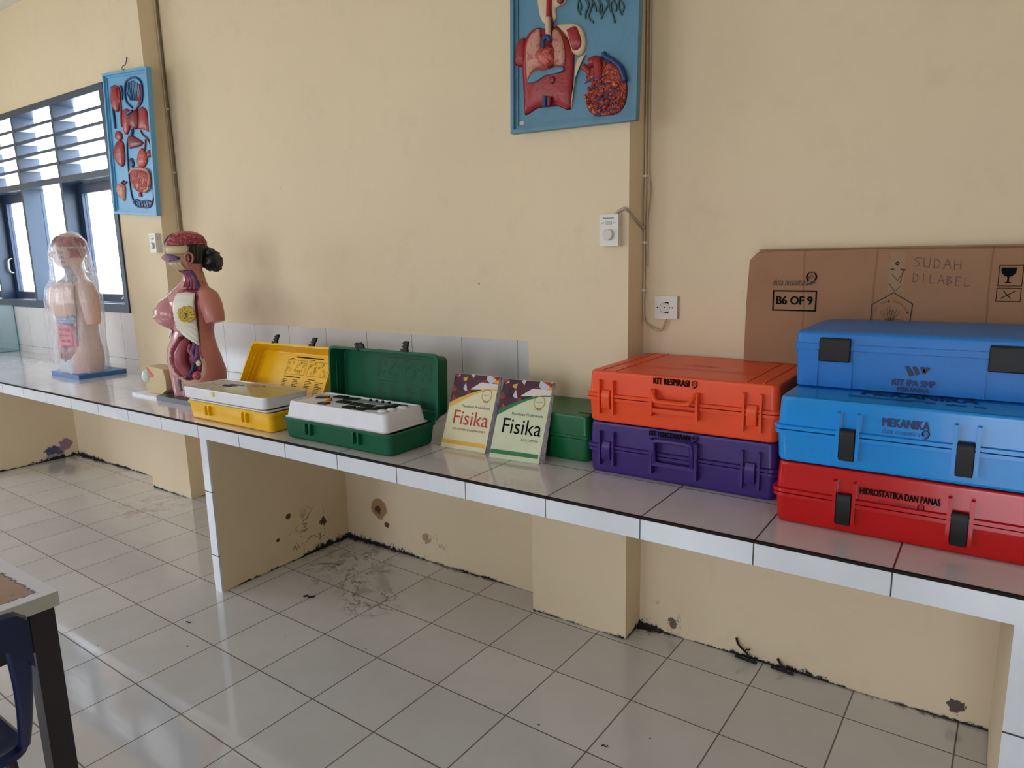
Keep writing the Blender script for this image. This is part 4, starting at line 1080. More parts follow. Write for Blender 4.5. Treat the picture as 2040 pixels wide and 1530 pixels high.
# ------------------------------------------------------------------ fan regulators, socket, cables
def regulator(label, x0, z0, w, h, yb, d, sideways=False):
    root = thing('fan_regulator', label, 'fan regulator', (x0 + w / 2, yb, z0))
    bm = NB(); box(bm, -w / 2, w / 2, -d, 0, 0, h); bevel_all(bm, .003, 2); obj('housing', bm, m_wht, root, True)
    bm = NB(); tube(bm, [(0, -d - .0005, h * .36), (0, -d - .010, h * .36), (0, -d - .012, h * .36)], [w * .27, w * .27, w * .24], 24); obj('knob', bm, m_knob, root, True)
    F = face_frame(0, -d, 0)
    text('lettering', 'Panasonic', m_ink, (-w * .30, -d, h * .86), XA, ZA, w * .58, root, h * .040, bold=.030, off=.0006)
    bm = NB(); box(bm, -w * .15, w * .15, -d - .003, -d - .0001, h * .67, h * .78); bevel_all(bm, .001, 1); obj('switch', bm, mat('switch_grey', (186, 184, 176), .4), root)
    text('lettering', 'OFF', m_ink, (-w * .38, -d, h * .71), XA, ZA, w * .13, root, off=.0006)
    text('lettering', 'ON', m_ink, (w * .22, -d, h * .71), XA, ZA, w * .12, root, off=.0006)
    bm = NB()
    for k in range(2): tube(bm, [(w / 2 - .001, -d * .55, h * (.78 - .1 * k)), (w / 2 + .0008, -d * .55, h * (.78 - .1 * k))], .0022, 8)
    obj('screw', bm, mat('dark_red_mark', (110, 50, 40), .5), root)
    return root
m_wht = mat('ivory_plastic', (222, 218, 208), .35); m_knob = mat('knob_ivory', (206, 202, 192), .35)
regulator('white fan regulator with a round knob mounted on the right pillar', -.139, 1.524, .073, .110, .638, .036)
regulator('white fan regulator on the left pillar behind the woman model head', -3.196, 1.560, .070, .112, .648, .036)
so = thing('power_socket', 'square ivory wall socket above the orange case', 'socket', (.052, YB, 1.257))
bm = NB(); box(bm, -.043, .043, -.012, 0, 0, .083); bevel_all(bm, .003, 2); obj('plate', bm, m_wht, so, True)
bm = NB(); box(bm, .040, .046, -.009, 0, .001, .082); obj('plate_edge', bm, mat('tan_ivory', (170, 146, 118), .5), so)  # tan strip along the right side of the plate
bm = NB()
vr = []
for k in range(24):
    a_ = 2 * PI * k / 24; vr.append((a_,))
loft(bm, [[(-.006 + r * math.cos(a_[0]), y, .041 + r * math.sin(a_[0])) for a_ in vr] for r, y in ((.0205, -.0121), (.0205, -.0145), (.0185, -.0145), (.0178, -.0124), (.0, -.0124))], False, False)
obj('round_well', bm, m_knob, so, True)
bm = NB()
for x, z in ((-.033, .041), (-.006, .041), (.014, .041), (.025, .041)): tube(bm, [(x, -.0110, z), (x, -.0136, z)], .0026, 8)
for s in (-1, 1): tube(bm, [(-.004, -.0126, .041 + s * .0185), (.004, -.0150, .041 + s * .0190), (.010, -.0126, .041 + s * .0165)], .0022, 6)
obj('contact', bm, m_ink, so)

def cable(name, label, pts, r, m, cat='cable'):
    bm = NB(); tube(bm, smooth_path(pts, 6), r, 8); o = obj(name, bm, m, None, 'all'); return tag(o, label, cat)
m_cab = mat('painted_cable', (196, 176, 146), .5); m_cabg = mat('grey_cable', (170, 156, 140), .45)
cx0 = -.036
cable('power_cable', 'cream cable running down the right corner and looping into the wall socket', [(cx0, .760, 3.3), (cx0, .760, 2.6), (cx0 + .001, .758, 1.78), (cx0 + .004, .752, 1.72), (cx0 + .001, .756, 1.62), (cx0 - .001, .760, 1.54), (cx0, .760, 1.40), (cx0 - .001, .760, 1.30), (cx0 + .006, .760, 1.245), (.010, .756, 1.218), (.040, .752, 1.220), (.056, .752, 1.256)], .0042, m_cab)
cable('power_cable', 'thinner cable beside it in the corner, bulging out above the fan regulator branch', [(cx0 + .010, .764, 3.3), (cx0 + .011, .764, 2.2), (cx0 + .012, .762, 1.80), (cx0 + .022, .752, 1.74), (cx0 + .018, .752, 1.68), (cx0 + .010, .756, 1.61), (cx0 + .010, .762, 1.52), (cx0 + .009, .764, 1.45)], .0032, m_cab)
cable('power_cable', 'pale cables bundled round the pillar edge into the top of the right fan regulator', [(cx0 + .001, .752, 1.585), (cx0 - .004, .70, 1.61), (cx0 - .006, .650, 1.635), (cx0 - .012, .628, 1.650), (-.060, .626, 1.650), (-.078, .624, 1.640), (-.084, .624, 1.634)], .0055, m_cabg)
for k, z in enumerate((1.77, 1.535, 1.36)):
    bm = NB(); box(bm, -.008, .010, -.004, .006, -.004, .004); bevel_all(bm, .001, 1); o = obj('cable_clip', bm, m_wht); o.location = (cx0 - .0, .757, z)
    tag(o, ['cable clip above the fan regulator branch in the right corner', 'cable clip just below the fan regulator branch', 'lowest cable clip in the right corner, beside the wall socket'][k], 'cable clip', 'cable clips in the right corner')
cable('power_cable', 'thin dark cable running down the corner right of the left pillar', [(-3.096, .762, 3.3), (-3.094, .762, 2.6), (-3.090, .762, 2.38), (-3.086, .762, 1.7), (-3.084, .762, 1.60)], .0032, mat('dark_cable', (110, 96, 76), .5))
cable('power_cable', 'cream painted cable pressed into the same corner of the left pillar', [(-3.099, .748, 3.3), (-3.098, .750, 2.4), (-3.099, .752, 1.62)], .0045, m_cab)
for k, z in enumerate((2.39, 2.03)):
    bm = NB(); box(bm, -.007, .007, -.004, .006, -.006, .006); bevel_all(bm, .001, 1); o = obj('cable_clip', bm, m_wht); o.location = (-3.094, .756, z)
    tag(o, ['upper', 'lower'][k] + ' cable clip in the corner of the left pillar', 'cable clip', 'cable clips on the left pillar')

# ------------------------------------------------------------------ anatomical torsos
def interp(tab, z):
    if z <= tab[0][0]: return tab[0][1:]
    if z >= tab[-1][0]: return tab[-1][1:]
    for i in range(len(tab) - 1):
        if tab[i][0] <= z <= tab[i + 1][0]:
            t = (z - tab[i][0]) / (tab[i + 1][0] - tab[i][0]); t = t * t * (3 - 2 * t) * .35 + t * .65
            return [a + (b - a) * t for a, b in zip(tab[i][1:], tab[i + 1][1:])]

class Body:
    """trunk, neck and head as one lofted surface. table rows: z, half width, front, back, centre y. theta: 0 front, +90 the model's left (+x)"""
    def __init__(s, tab, extra=None, pw=.92, twist=None): s.twist = twist; s.tab = tab; s.extra = extra or (lambda th, z: 0.0); s.pw = pw
    def pt(s, th, z, off=0.0, raw=False):
        a, bf, bb, cy = interp(s.tab, z)
        c, sn = math.cos(th), math.sin(th)
        x = a * math.copysign(abs(sn) ** s.pw, sn); y = -(bf if c > 0 else bb) * math.copysign(abs(c) ** s.pw, c)
        n = Vector((sn / max(a, .02), -c / max(bf if c > 0 else bb, .02), 0)); n.normalize()
        e = off + (0 if raw else s.extra(th, z))
        return s.tw(Vector((x, cy + y, z)) + n * e)
    def tw(s, p):
        if not s.twist: return p
        a0, za, zb = s.twist; k = min(1, max(0, (p.z - za) / (zb - za))); return Matrix.Rotation(a0 * k, 4, 'Z') @ p
    def mesh(s, z0, z1, nz, nt, mi=None):
        bm = NB(); rows = []
        for i in range(nz + 1):
            z = z0 + (z1 - z0) * i / nz
            rows.append([bm.verts.new(s.pt(2 * PI * k / nt - PI, z)) for k in range(nt)])
        for i in range(nz):
            z = z0 + (z1 - z0) * (i + .5) / nz
            for k in range(nt):
                th = 2 * PI * (k + .5) / nt - PI
                f = bm.faces.new((rows[i][k], rows[i][(k + 1) % nt], rows[i + 1][(k + 1) % nt], rows[i + 1][k])); f.material_index = mi(th, z) if mi else 0
        bm.faces.new(list(reversed(rows[0]))); bm.faces.new(rows[-1])
        return bm
    def patch(s, th0, th1, zlo, zhi, off, thick, nt=14, nz=16, ridge=None):
        """shell lying on the body between two angles (deg) and z limits given as functions of t in 0..1"""
        bm = NB()
        def grid(o):
            R = []
            for i in range(nz + 1):
                row = []
                for k in range(nt + 1):
                    t = k / nt; z = zlo(t) + (zhi(t) - zlo(t)) * i / nz
                    th = math.radians((th0(i / nz) if callable(th0) else th0) * (1 - t) + (th1(i / nz) if callable(th1) else th1) * t)
                    edge = min(t, 1 - t, i / nz, 1 - i / nz)
                    oo = o + (ridge(t, i / nz) if ridge and o > off - thick * .5 else 0) - (thick * .6 if edge == 0 and o > off - thick * .5 else 0)
                    row.append(bm.verts.new(s.pt(th, z, oo, True)))
                R.append(row)
            return R
        A = grid(off); B = grid(off - thick)
        for i in range(nz):
            for k in range(nt):
                bm.faces.new((A[i][k], A[i][k + 1], A[i + 1][k + 1], A[i + 1][k])); bm.faces.new((B[i + 1][k], B[i + 1][k + 1], B[i][k + 1], B[i][k]))
        for i in range(nz):
            bm.faces.new((A[i][0], A[i + 1][0], B[i + 1][0], B[i][0])); bm.faces.new((A[i + 1][nt], A[i][nt], B[i][nt], B[i + 1][nt]))
        for k in range(nt):
            bm.faces.new((A[0][k + 1], A[0][k], B[0][k], B[0][k + 1])); bm.faces.new((A[nz][k], A[nz][k + 1], B[nz][k + 1], B[nz][k]))
        return bm

def gauss(a, b, s): return math.exp(-((a - b) / s) ** 2)
K = lambda v: (lambda t: v)

m_skin = mat('model_skin', (188, 118, 104), .32, vary=.04)
m_skinp = mat('model_skin_front', (196, 132, 134), .22, vary=.04, coat=.3)
m_cav = mat('model_cavity', (150, 64, 80), .35, vary=.15)
m_lip = mat('model_section', (196, 160, 140), .45)
m_muscle = mat('model_muscle', (170, 60, 66), .35, vary=.2, vscale=30, col2=(120, 70, 110), c2scale=24, lo=.5, hi=.62, bump=.6)
def folds(name, light, dark, scale=38.0):
    m, t, b = newmat(name); v = t.coord()
    n = t.noise(v, scale, 2.0, .5, 1.8)
    rdg = t.math('ABSOLUTE', t.math('SUBTRACT', n, .5))
    t.l.new(t.mix(t.ramp(rdg, .012, .06), srgb(dark), srgb(light)), b.inputs['Base Color'])
    b.inputs['Roughness'].default_value = .35
    bn = t.node('ShaderNodeBump'); bn.inputs['Strength'].default_value = .9; bn.inputs['Distance'].default_value = .005
    t.l.new(t.ramp(rdg, .0, .12), bn.inputs['Height']); t.l.new(bn.outputs[0], b.inputs['Normal'])
    return m
m_brain = folds('model_brain', (212, 104, 112), (150, 50, 62))
m_bone = mat('model_bone', (206, 190, 150), .45, vary=.06, col2=(176, 130, 96), c2scale=22, lo=.58, hi=.72)
m_white2 = mat('model_rib_white', (226, 222, 206), .4, vary=.04)
m_hair = mat('model_hair', (22, 24, 30), .28, vary=.1)
m_violet = mat('model_violet', (110, 74, 120), .35, vary=.15)
m_gland = mat('model_gland', (214, 186, 70), .5, vary=.1)

# ---- woman (z measured from the counter top)
Z = .0
ftab = [  # z, half width, front, back, centre y
 (.026, .150, .112, .105, 0), (.10, .166, .112, .120, 0), (.15, .172, .118, .120, 0), (.22, .164, .128, .100, 0), (.27, .150, .124, .084, 0),
 (.32, .130, .098, .080, 0), (.36, .126, .088, .082, 0), (.41, .140, .100, .088, 0), (.47, .150, .108, .096, 0), (.51, .150, .104, .098, 0), (.54, .148, .092, .092, .004), (.565, .128, .074, .080, .010),
 (.590, .094, .056, .066, .018), (.615, .066, .046, .060, .024), (.645, .054, .046, .054, .026), (.668, .056, .062, .058, .014), (.70, .064, .088, .074, .004), (.74, .070, .096, .086, .004), (.78, .076, .098, .096, .004),
 (.81, .076, .092, .096, .006), (.835, .066, .076, .080, .008), (.853, .048, .054, .060, .010), (.864, .024, .028, .030, .010)]
def fextra(th, z):
    d = math.degrees(th); e = 0
    # right breast (image left)
    r2 = ((d + 31) / 36) ** 2 + ((z - .432) / (.062 if z < .432 else .105)) ** 2
    if r2 < 1: e += .060 * (1 - r2) ** .8 + .010 * math.exp(-r2 * 90)
    # opened left half: recessed
    if 5 < d < 66 and .30 < z < .575: e -= .018
    e -= .034 * min(1.0, max(0.0, (1 - belly_r(d, z)) / .16))
    # face: nose and chin on the far side, recessed near side
    e += .024 * math.exp(-((d + 4) / 9) ** 2 - ((z - .732) / .016) ** 2)
    e += .006 * math.exp(-(d / 14) ** 2 - ((z - .690) / .012) ** 2)
    if 2 < d < 78 and .668 < z < .80: e -= .012
    if 8 < d < 82 and .585 < z < .668: e -= .012
    if z < .13: e -= .020 * math.exp(-(d / 9) ** 2)     # groove between the thighs
    return e
def belly_r(d, z):
    u = (d - 26) / 37.0; v = (z - .205) / (.090 if z < .205 else .165)
    return math.sqrt(u * u + v * v)
def in_belly(d, z): return belly_r(d, z) < .985
def fmi(th, z):
    d = math.degrees(th)
    if in_belly(d, z): return 2
    u = (d - 26) / 44.0; v = (z - .200) / (.106 if z < .2 else .185)
    if u * u + v * v < 1 and z < .37: return 1
    if 5 < d < 66 and .30 < z < .575: return 3
    if 2 < d < 78 and .668 < z < .80: return 1
    if 8 < d < 78 and .585 < z < .668: return 3
    if z < .14 and -2 < d < 10: return 1
    if d < 12 and d > -80: return 4
    return 0
FC = (-2.377, .352)
fb = thing('anatomy_torso', 'female anatomy torso model with open chest and black hair bun on a black base', 'anatomy model', (FC[0], FC[1], H))
bd = Body(ftab, fextra, twist=(-.30, .60, .68))
obj('body', bd.mesh(.026, .864, 260, 200, fmi), [m_skin, m_lip, m_cav, m_muscle, m_skinp], fb, 'all')
bm = NB(); box(bm, -.150, .190, -.152, .190, 0, .026); bevel_all(bm, .002, 1); obj('base', bm, mat('base_black', (36, 40, 48), .4), fb, True)
for s in (-1, 1):       # cut upper arms
    bm = NB(); P_ = [(s * .100, .022, .552), (s * .140, .016, .530), (s * .166, .010, .490), (s * .184, .008, .445), (s * .192, .008, .412), (s * .193, .008, .408)]
    tube(bm, P_, [.040, .052, .056, .052, .046, .044], 18, flat=1.0); obj('arm_stump', bm, m_skin, fb, True)
# chest plate with ribs, on the model's left half
obj('rib_plate', bd.patch(lambda v: 9 - 0 * v, lambda v: 65 - 7 * v, lambda t: .385 - .092 * t ** .7, lambda t: .562 - .012 * abs(t - .5), .014, .008, 16, 40, lambda t, v: .0026 * math.sin((v + t * .12) * 56) * 1.5 if v < .46 else 0), m_white2, fb, 'all')
obj('rib_plate', bd.patch(-52, -16, lambda t: .318 + .05 * abs(t - .2), lambda t: .37, .012, .006, 8, 8, lambda t, v: .002 * math.sin(v * 20)), m_white2, fb, 'all')
# mammary gland disc
bm = NB(); cth, cz = math.radians(43), .455
ctr = bd.pt(cth, cz, .020, True); n_ = Vector((math.sin(cth) * .8, -math.cos(cth), 0)).normalized(); Fg = frame_of(ctr, Vector((-n_.y, n_.x, 0)), (0, 0, 1))
rnd = random.Random(4)
for k in range(170):
    rr_ = .040 * math.sqrt(rnd.random()); a_ = rnd.uniform(0, 2 * PI)
    blob(bm, Fg @ Vector((rr_ * math.cos(a_), rr_ * math.sin(a_), .001 + .004 * (1 - rr_ / .04))), .0052, 6, 4)
gland = obj('mammary_gland', bm, m_gland, fb, 'all')
bm = NB(); blob(bm, Fg @ Vector((0, 0, .006)), .008, 8, 6); obj('gland_centre', bm, m_violet, gland, 'all')
# organs in the belly
bm = NB(); tube(bm, [bd.pt(math.radians(a_), z_, -.016, True) for a_, z_ in ((36, .14), (22, .16), (14, .20), (16, .25), (24, .30), (34, .33))], [.018, .028, .034, .034, .026, .014], 12); obj('uterus_wall', bm, m_cav, fb, 'all')
bm = NB(); tube(bm, smooth_path([bd.pt(math.radians(a_), z_, -.006, True) for a_, z_ in ((20, .130), (30, .150), (40, .175), (46, .205))], 4), .011, 10); obj('dark_tube', bm, mat('model_dark_blue', (52, 54, 84), .35, vary=.2), fb, 'all')
bm = NB(); blob(bm, bd.pt(math.radians(46), .142, -.012, True), (.026, .026, .024), 14, 10); obj('bladder', bm, m_brain, fb, 'all')
bm = NB(); tube(bm, smooth_path([bd.pt(math.radians(a_), z_, -.004, True) for a_, z_ in ((54, .33), (52, .29), (46, .26), (52, .23), (58, .26), (60, .31))], 4), .011, 10); obj('violet_coil', bm, m_violet, fb, 'all')
bm = NB(); tube(bm, smooth_path([bd.pt(math.radians(a_), z_, -.004, True) for a_, z_ in ((42, .30), (40, .275), (44, .255), (50, .24))], 4), .009, 10); tube(bm, smooth_path([bd.pt(math.radians(a_), z_, .0, True) for a_, z_ in ((62, .34), (65, .31), (64, .27), (66, .23))], 4), .005, 8); obj('red_vessel', bm, m_muscle, fb, 'all')
bm = NB(); blob(bm, bd.pt(math.radians(56), .205, -.002, True), (.013, .013, .015), 10, 8); obj('ovary', bm, m_white2, fb, 'all')
bm = NB(); tube(bm, smooth_path([bd.pt(math.radians(a_), z_, .002, True) for a_, z_ in ((6, .115), (4, .09), (7, .06))], 4), [.008] * 9, 10); obj('pelvic_section', bm, mat('model_grey_blue', (96, 106, 120), .4), fb, 'all')
# neck muscles and vessels
for k, (a_, m_) in enumerate(((34, m_muscle), (48, m_violet), (62, m_muscle), (72, mat('model_blue', (58, 74, 130), .35)))):
    bm = NB(); tube(bm, smooth_path([bd.pt(math.radians(a_ - 6 + 3 * q), .575 + q * .030, -.003, True) for q in range(4)], 4), .0085, 8); obj('neck_vessel', bm, m_, fb, 'all')
# head parts
obj('brain', bd.patch(8, 165, K(.792), lambda t: .858 - .012 * abs(t - .45) * 2, .004, .02, 44, 20, lambda t, v: .0035 * math.sin(t * 46 + 5 * math.sin(v * 13)) * (1 if v < .95 else .3)), m_brain, fb, 'all')
obj('skull_band', bd.patch(6, 96, K(.748), K(.791), .002, .012, 16, 6), m_bone, fb, 'all')
obj('nasal_section', bd.patch(2, 60, lambda t: .712 + .01 * t, lambda t: .756 - .02 * t, .004, .014, 12, 8, lambda t, v: .003 * math.sin(v * 16)), m_violet, fb, 'all')
obj('jaw_section', bd.patch(4, 66, K(.668), K(.712), .0, .012, 12, 8, lambda t, v: .003 * math.sin(t * 22)), m_bone, fb, 'all')
obj('hair', bd.patch(84, 184, lambda t: .700 - .01 * t, lambda t: .800 - .004 * t, .008, .02, 30, 10, lambda t, v: .002 * math.sin(t * 60)), m_hair, fb, 'all')
obj('hair', bd.patch(-184, -14, lambda t: .700 + .100 * t, lambda t: .856, .007, .02, 34, 12, lambda t, v: .002 * math.sin(t * 60)), m_hair, fb, 'all')
bm = NB(); blob(bm, (.055, .103, .715), (.052, .050, .052), 20, 14, lump=.35, lscale=55); blob(bm, (.053, .130, .700), (.036, .036, .042), 16, 12, lump=.3, lscale=60); blob(bm, (.060, .092, .752), (.036, .034, .030), 14, 10, lump=.3); obj('hair_bun', bm, m_hair, fb, 'all')
bm = NB(); pe = [bd.pt(math.radians(86 + 10 * math.cos(q)), .728 + .026 * math.sin(q), .008, True) for q in [2 * PI * i / 12 for i in range(13)]]; tube(bm, pe, .0055, 8, False); blob(bm, bd.pt(math.radians(86), .728, .002, True), (.008, .012, .018), 10, 8); obj('ear', bm, m_skin, fb, 'all')
bm = NB(); blob(bm, bd.pt(math.radians(-24), .752, -.004), (.013, .010, .010), 10, 8); obj('eye', bm, m_white2, fb, 'all')

# ---- man, wrapped in a clear bag
mtab = [(.030, .158, .112, .100, 0), (.10, .168, .108, .112, 0), (.15, .170, .104, .112, 0), (.22, .160, .090, .104, 0), (.28, .150, .082, .100, 0), (.35, .150, .086, .104, 0), (.42, .160, .100, .106, 0),
 (.48, .170, .108, .104, 0), (.53, .172, .104, .104, 0), (.57, .168, .090, .100, .004), (.60, .140, .072, .086, .008), (.625, .096, .056, .070, .014), (.65, .066, .048, .060, .018), (.685, .058, .048, .056, .014),
 (.705, .058, .072, .060, .008), (.735, .066, .084, .078, .004), (.78, .074, .086, .088, .004), (.82, .078, .088, .094, .004), (.855, .074, .080, .090, .006), (.88, .058, .062, .072, .008), (.897, .036, .038, .044, .010), (.904, .016, .018, .02, .010)]
def m_belly_r(d, z): return math.sqrt(((d - 2) / 47.0) ** 2 + ((z - .255) / .148) ** 2)
def m_in_belly(d, z): return m_belly_r(d, z) < .985
def mextra(th, z):
    d = math.degrees(th); e = 0
    e += -.005 * math.exp(-(d / 30) ** 2 - ((z - .803) / .010) ** 2) + .029 * math.exp(-(d / 8) ** 2 - ((z - .772) / .014) ** 2) + .006 * math.exp(-(d / 14) ** 2 - ((z - .735) / .010) ** 2) + .006 * math.exp(-(d / 16) ** 2 - ((z - .712) / .012) ** 2)
    e += .012 * math.exp(-((abs(d) - 32) / 22) ** 2 - ((z - .485) / .05) ** 2)
    e -= .028 * min(1.0, max(0.0, (1 - m_belly_r(d, z)) / .15))
    return e
def mmi(th, z):
    d = math.degrees(th)
    if m_in_belly(d, z): return 1
    if z < .12 and -60 < d < 30: return 2
    if .60 < z < .70 and -20 < d < 80: return 3
    return 0
m_skin2 = mat('model_pale_skin', (222, 184, 168), .35, vary=.04)
m_paleb = mat('model_pale_blue', (196, 208, 216), .4, vary=.06)
MC = (-3.816, .416)
mbod = thing('anatomy_torso', 'male anatomy torso model wrapped in clear plastic on a blue base by the window', 'anatomy model', (MC[0], MC[1], H))
md = Body(mtab, mextra, twist=(-.42, .60, .70))
obj('body', md.mesh(.030, .904, 220, 170, mmi), [m_skin2, m_cav, m_paleb, mat('model_grey_neck', (150, 140, 150), .4, col2=(120, 130, 140), c2scale=20)], mbod, 'all')
bm = NB(); box(bm, -.185, .195, -.118, .175, 0, .028); bevel_all(bm, .003, 1); obj('base', bm, mat('base_blue', (56, 110, 168), .4, vary=.1), mbod, True)
for s in (-1, 1):
    bm = NB(); tube(bm, [(s * .115, .012, .590), (s * .160, .010, .560), (s * .190, .006, .510), (s * .202, .004, .440), (s * .204, .004, .370), (s * .204, .004, .34)], [.040, .054, .058, .052, .044, .040], 18); obj('arm_stump', bm, m_skin2, mbod, True)
obj('chest_plate', md.patch(-58, 58, lambda t: .40 - .02 * math.sin(t * PI), lambda t: .585 - .02 * abs(t - .5), .020, .012, 24, 16), m_skin2, mbod, 'all')
obj('lower_ribs', md.patch(-40, 52, lambda t: .330 + .02 * abs(t - .4), K(.398), .008, .008, 24, 14, lambda t, v: .003 * math.sin(v * 22 + t * 5)), mat('model_blue_ribs', (120, 150, 186), .4, col2=(200, 205, 215), c2scale=30, lo=.5, hi=.6), mbod, 'all')
bm = NB(); tube(bm, smooth_path([md.pt(math.radians(a_), z_, .010, True) for a_, z_ in ((52, .60), (58, .57), (60, .50), (60, .42), (55, .36), (51, .30), (48, .24))], 4), .0035, 6); obj('section_seam', bm, mat('model_seam', (90, 70, 84), .5), mbod, 'all')
obj('liver', md.patch(-62, -30, K(.33), K(.44), .006, .012, 8, 8), m_muscle, mbod, 'all')
rnd = random.Random(11); bm = NB(); pth = []
for k in range(16): pth.append(md.pt(math.radians(-28 + 58 * ((k % 4) / 3 if (k // 4) % 2 == 0 else 1 - (k % 4) / 3)), .315 - .028 * (k // 4) * 1.2, -.004, True))
tube(bm, smooth_path(pth, 5), .018, 12); obj('intestines', bm, mat('model_intestine', (222, 96, 124), .35, vary=.1), mbod, 'all')
bm = NB(); tube(bm, smooth_path([md.pt(math.radians(a_), z_, .0, True) for a_, z_ in ((-36, .17), (-42, .24), (-40, .30), (-10, .33), (24, .32), (40, .28), (42, .20))], 5), .013, 10); obj('colon', bm, mat('model_colon', (200, 130, 160), .35), mbod, 'all')
bm = NB(); tube(bm, smooth_path([md.pt(math.radians(a_), z_, .002, True) for a_, z_ in ((-20, .20), (-18, .15), (-12, .12))], 4), .008, 8); tube(bm, smooth_path([md.pt(math.radians(a_), z_, .002, True) for a_, z_ in ((0, .19), (2, .14), (6, .10))], 4), .007, 8); obj('vessels', bm, m_skinp, mbod, 'all')
obj('brain', md.patch(6, 170, K(.815), lambda t: .888 - .01 * t, .003, .02, 40, 14, lambda t, v: .0035 * math.sin(t * 44 + 5 * math.sin(v * 12))), m_brain, mbod, 'all')
obj('brain', md.patch(84, 172, K(.745), K(.814), .003, .02, 20, 10, lambda t, v: .003 * math.sin(t * 24 + 5 * math.sin(v * 12))), m_brain, mbod, 'all')
obj('hair', md.patch(-178, 44, lambda t: .77 + .060 * t, K(.890), .006, .02, 30, 10), m_hair, mbod, 'all')
bm = NB(); blob(bm, md.pt(math.radians(24), .792, -.006), (.012, .010, .009), 10, 8); obj('eye', bm, m_white2, mbod, 'all')
bm = NB(); blob(bm, md.pt(math.radians(88), .775, .004), (.007, .014, .022), 10, 8); obj('ear', bm, m_skin2, mbod, 'all')
obj('face_section', md.patch(10, 76, K(.715), K(.812), .001, .01, 12, 12, lambda t, v: .002 * math.sin(v * 20)), mat('model_face_grey', (150, 136, 146), .4, col2=(150, 110, 116), c2scale=26, lo=.5, hi=.65), mbod, 'all')
# clear wrapping: its own top-level film draped over the model
m_film, tf, bf_ = newmat('clear_film')
tf.n.remove(bf_)
outn = tf.n['Material Output']
tr_ = tf.node('ShaderNodeBsdfTransparent'); tr_.inputs[0].default_value = (.97, .98, .99, 1)
gl_ = tf.node('ShaderNodeBsdfGlossy'); gl_.inputs['Color'].default_value = (1, 1, 1, 1); gl_.inputs['Roughness'].default_value = .16
df_ = tf.node('ShaderNodeBsdfDiffuse'); df_.inputs[0].default_value = (.86, .88, .92, 1)
tl_ = tf.node('ShaderNodeBsdfTranslucent'); tl_.inputs[0].default_value = (.86, .88, .92, 1)
bmp = tf.node('ShaderNodeBump'); bmp.inputs['Strength'].default_value = .8; bmp.inputs['Distance'].default_value = .015
vv = tf.coord(); mpn = tf.node('ShaderNodeMapping'); mpn.inputs['Scale'].default_value = (1.0, 1.0, .13); tf.l.new(vv, mpn.inputs[0])
tf.l.new(tf.noise(mpn.outputs[0], 26, 5, .6, 1.0), bmp.inputs['Height']); tf.l.new(bmp.outputs[0], gl_.inputs['Normal'])
m1 = tf.node('ShaderNodeMixShader'); m1.inputs[0].default_value = .5; tf.l.new(df_.outputs[0], m1.inputs[1]); tf.l.new(tl_.outputs[0], m1.inputs[2])
m2 = tf.node('ShaderNodeMixShader'); m2.inputs[0].default_value = .30; tf.l.new(m1.outputs[0], m2.inputs[1]); tf.l.new(gl_.outputs[0], m2.inputs[2])
m3 = tf.node('ShaderNodeMixShader'); tf.put(m3.inputs[0], tf.math('ADD', .27, tf.math('MULTIPLY', tf.ramp(tf.noise(mpn.outputs[0], 24, 4, .6, .5), .46, .78), .40)))
tf.l.new(tr_.outputs[0], m3.inputs[1]); tf.l.new(m2.outputs[0], m3.inputs[2]); tf.l.new(m3.outputs[0], outn.inputs[0])
wtab = [(.029, .200, .135, .135, 0), (.20, .205, .125, .128, 0), (.35, .235, .135, .128, 0), (.48, .252, .140, .126, 0), (.56, .240, .128, .124, 0), (.62, .190, .105, .118, .006), (.70, .135, .105, .112, .006), (.78, .105, .110, .112, .006), (.85, .088, .098, .104, .006), (.90, .056, .060, .066, .008), (.918, .020, .022, .024, .01)]
wb = Body(wtab, lambda th, z: .0045 * math.sin(th * 11 + z * 9) * (1 if z < .8 else .4) + .004 * mnoise.noise(Vector((math.sin(th) * 6, math.cos(th) * 6, z * 14))), .9)
bm = NB(); rows = []
for i in range(61):
    z_ = .030 + (.918 - .030) * i / 60; rows.append([bm.verts.new(wb.pt(2 * PI * k / 72, z_)) for k in range(72)])
for i in range(60):
    for k in range(72): bm.faces.new((rows[i][k], rows[i][(k + 1) % 72], rows[i + 1][(k + 1) % 72], rows[i + 1][k]))
bm.faces.new(rows[-1])
film = obj('plastic_wrap', bm, m_film, None, 'all'); film.location = mbod.location
tag(film, 'crumpled clear plastic bag pulled over the male torso model', 'plastic bag')

# ------------------------------------------------------------------ eye section model
em = thing('eye_model', 'cream anatomical eye section model on a white plate behind the female torso leg', 'anatomy model', (-2.665, .262, H))
bm = NB(); box(bm, -.140, .110, -.050, .120, 0, .012); bevel_all(bm, .002, 1); obj('base_plate', bm, m_white, em, True)
def q6(x, y): return ((x - 291) / 46.0 * .215 - .083, (795 - y) * .00242 + .004)
outl = [(298, 795), (293, 787), (291, 779.5), (293, 772.7), (297, 767), (303, 758), (303.5, 749), (300, 741), (295.4, 734.4), (315, 735), (332, 738), (336, 760), (335, 783), (325, 793)]
bm = NB(); prism(bm, [q6(*p) for p in outl], .085, frame_of((0, .085, .008), XA, ZA)); bevel_all(bm, .005, 2); obj('flesh_block', bm, mat('model_cream', (206, 184, 138), .45, vary=.08), em, True)
bm = NB(); c6 = q6(298, 757); blob(bm, (c6[0] - .022, .016, c6[1] + .004), (.036, .036, .042), 18, 12); obj('eyeball', bm, mat('model_eye_white', (206, 222, 214), .15, vary=.05), em, 'all')
bm = NB(); blob(bm, (c6[0] - .054, .006, c6[1] + .006), (.006, .014, .018), 12, 8); obj('iris', bm, mat('model_iris', (46, 44, 50), .2), em, 'all')
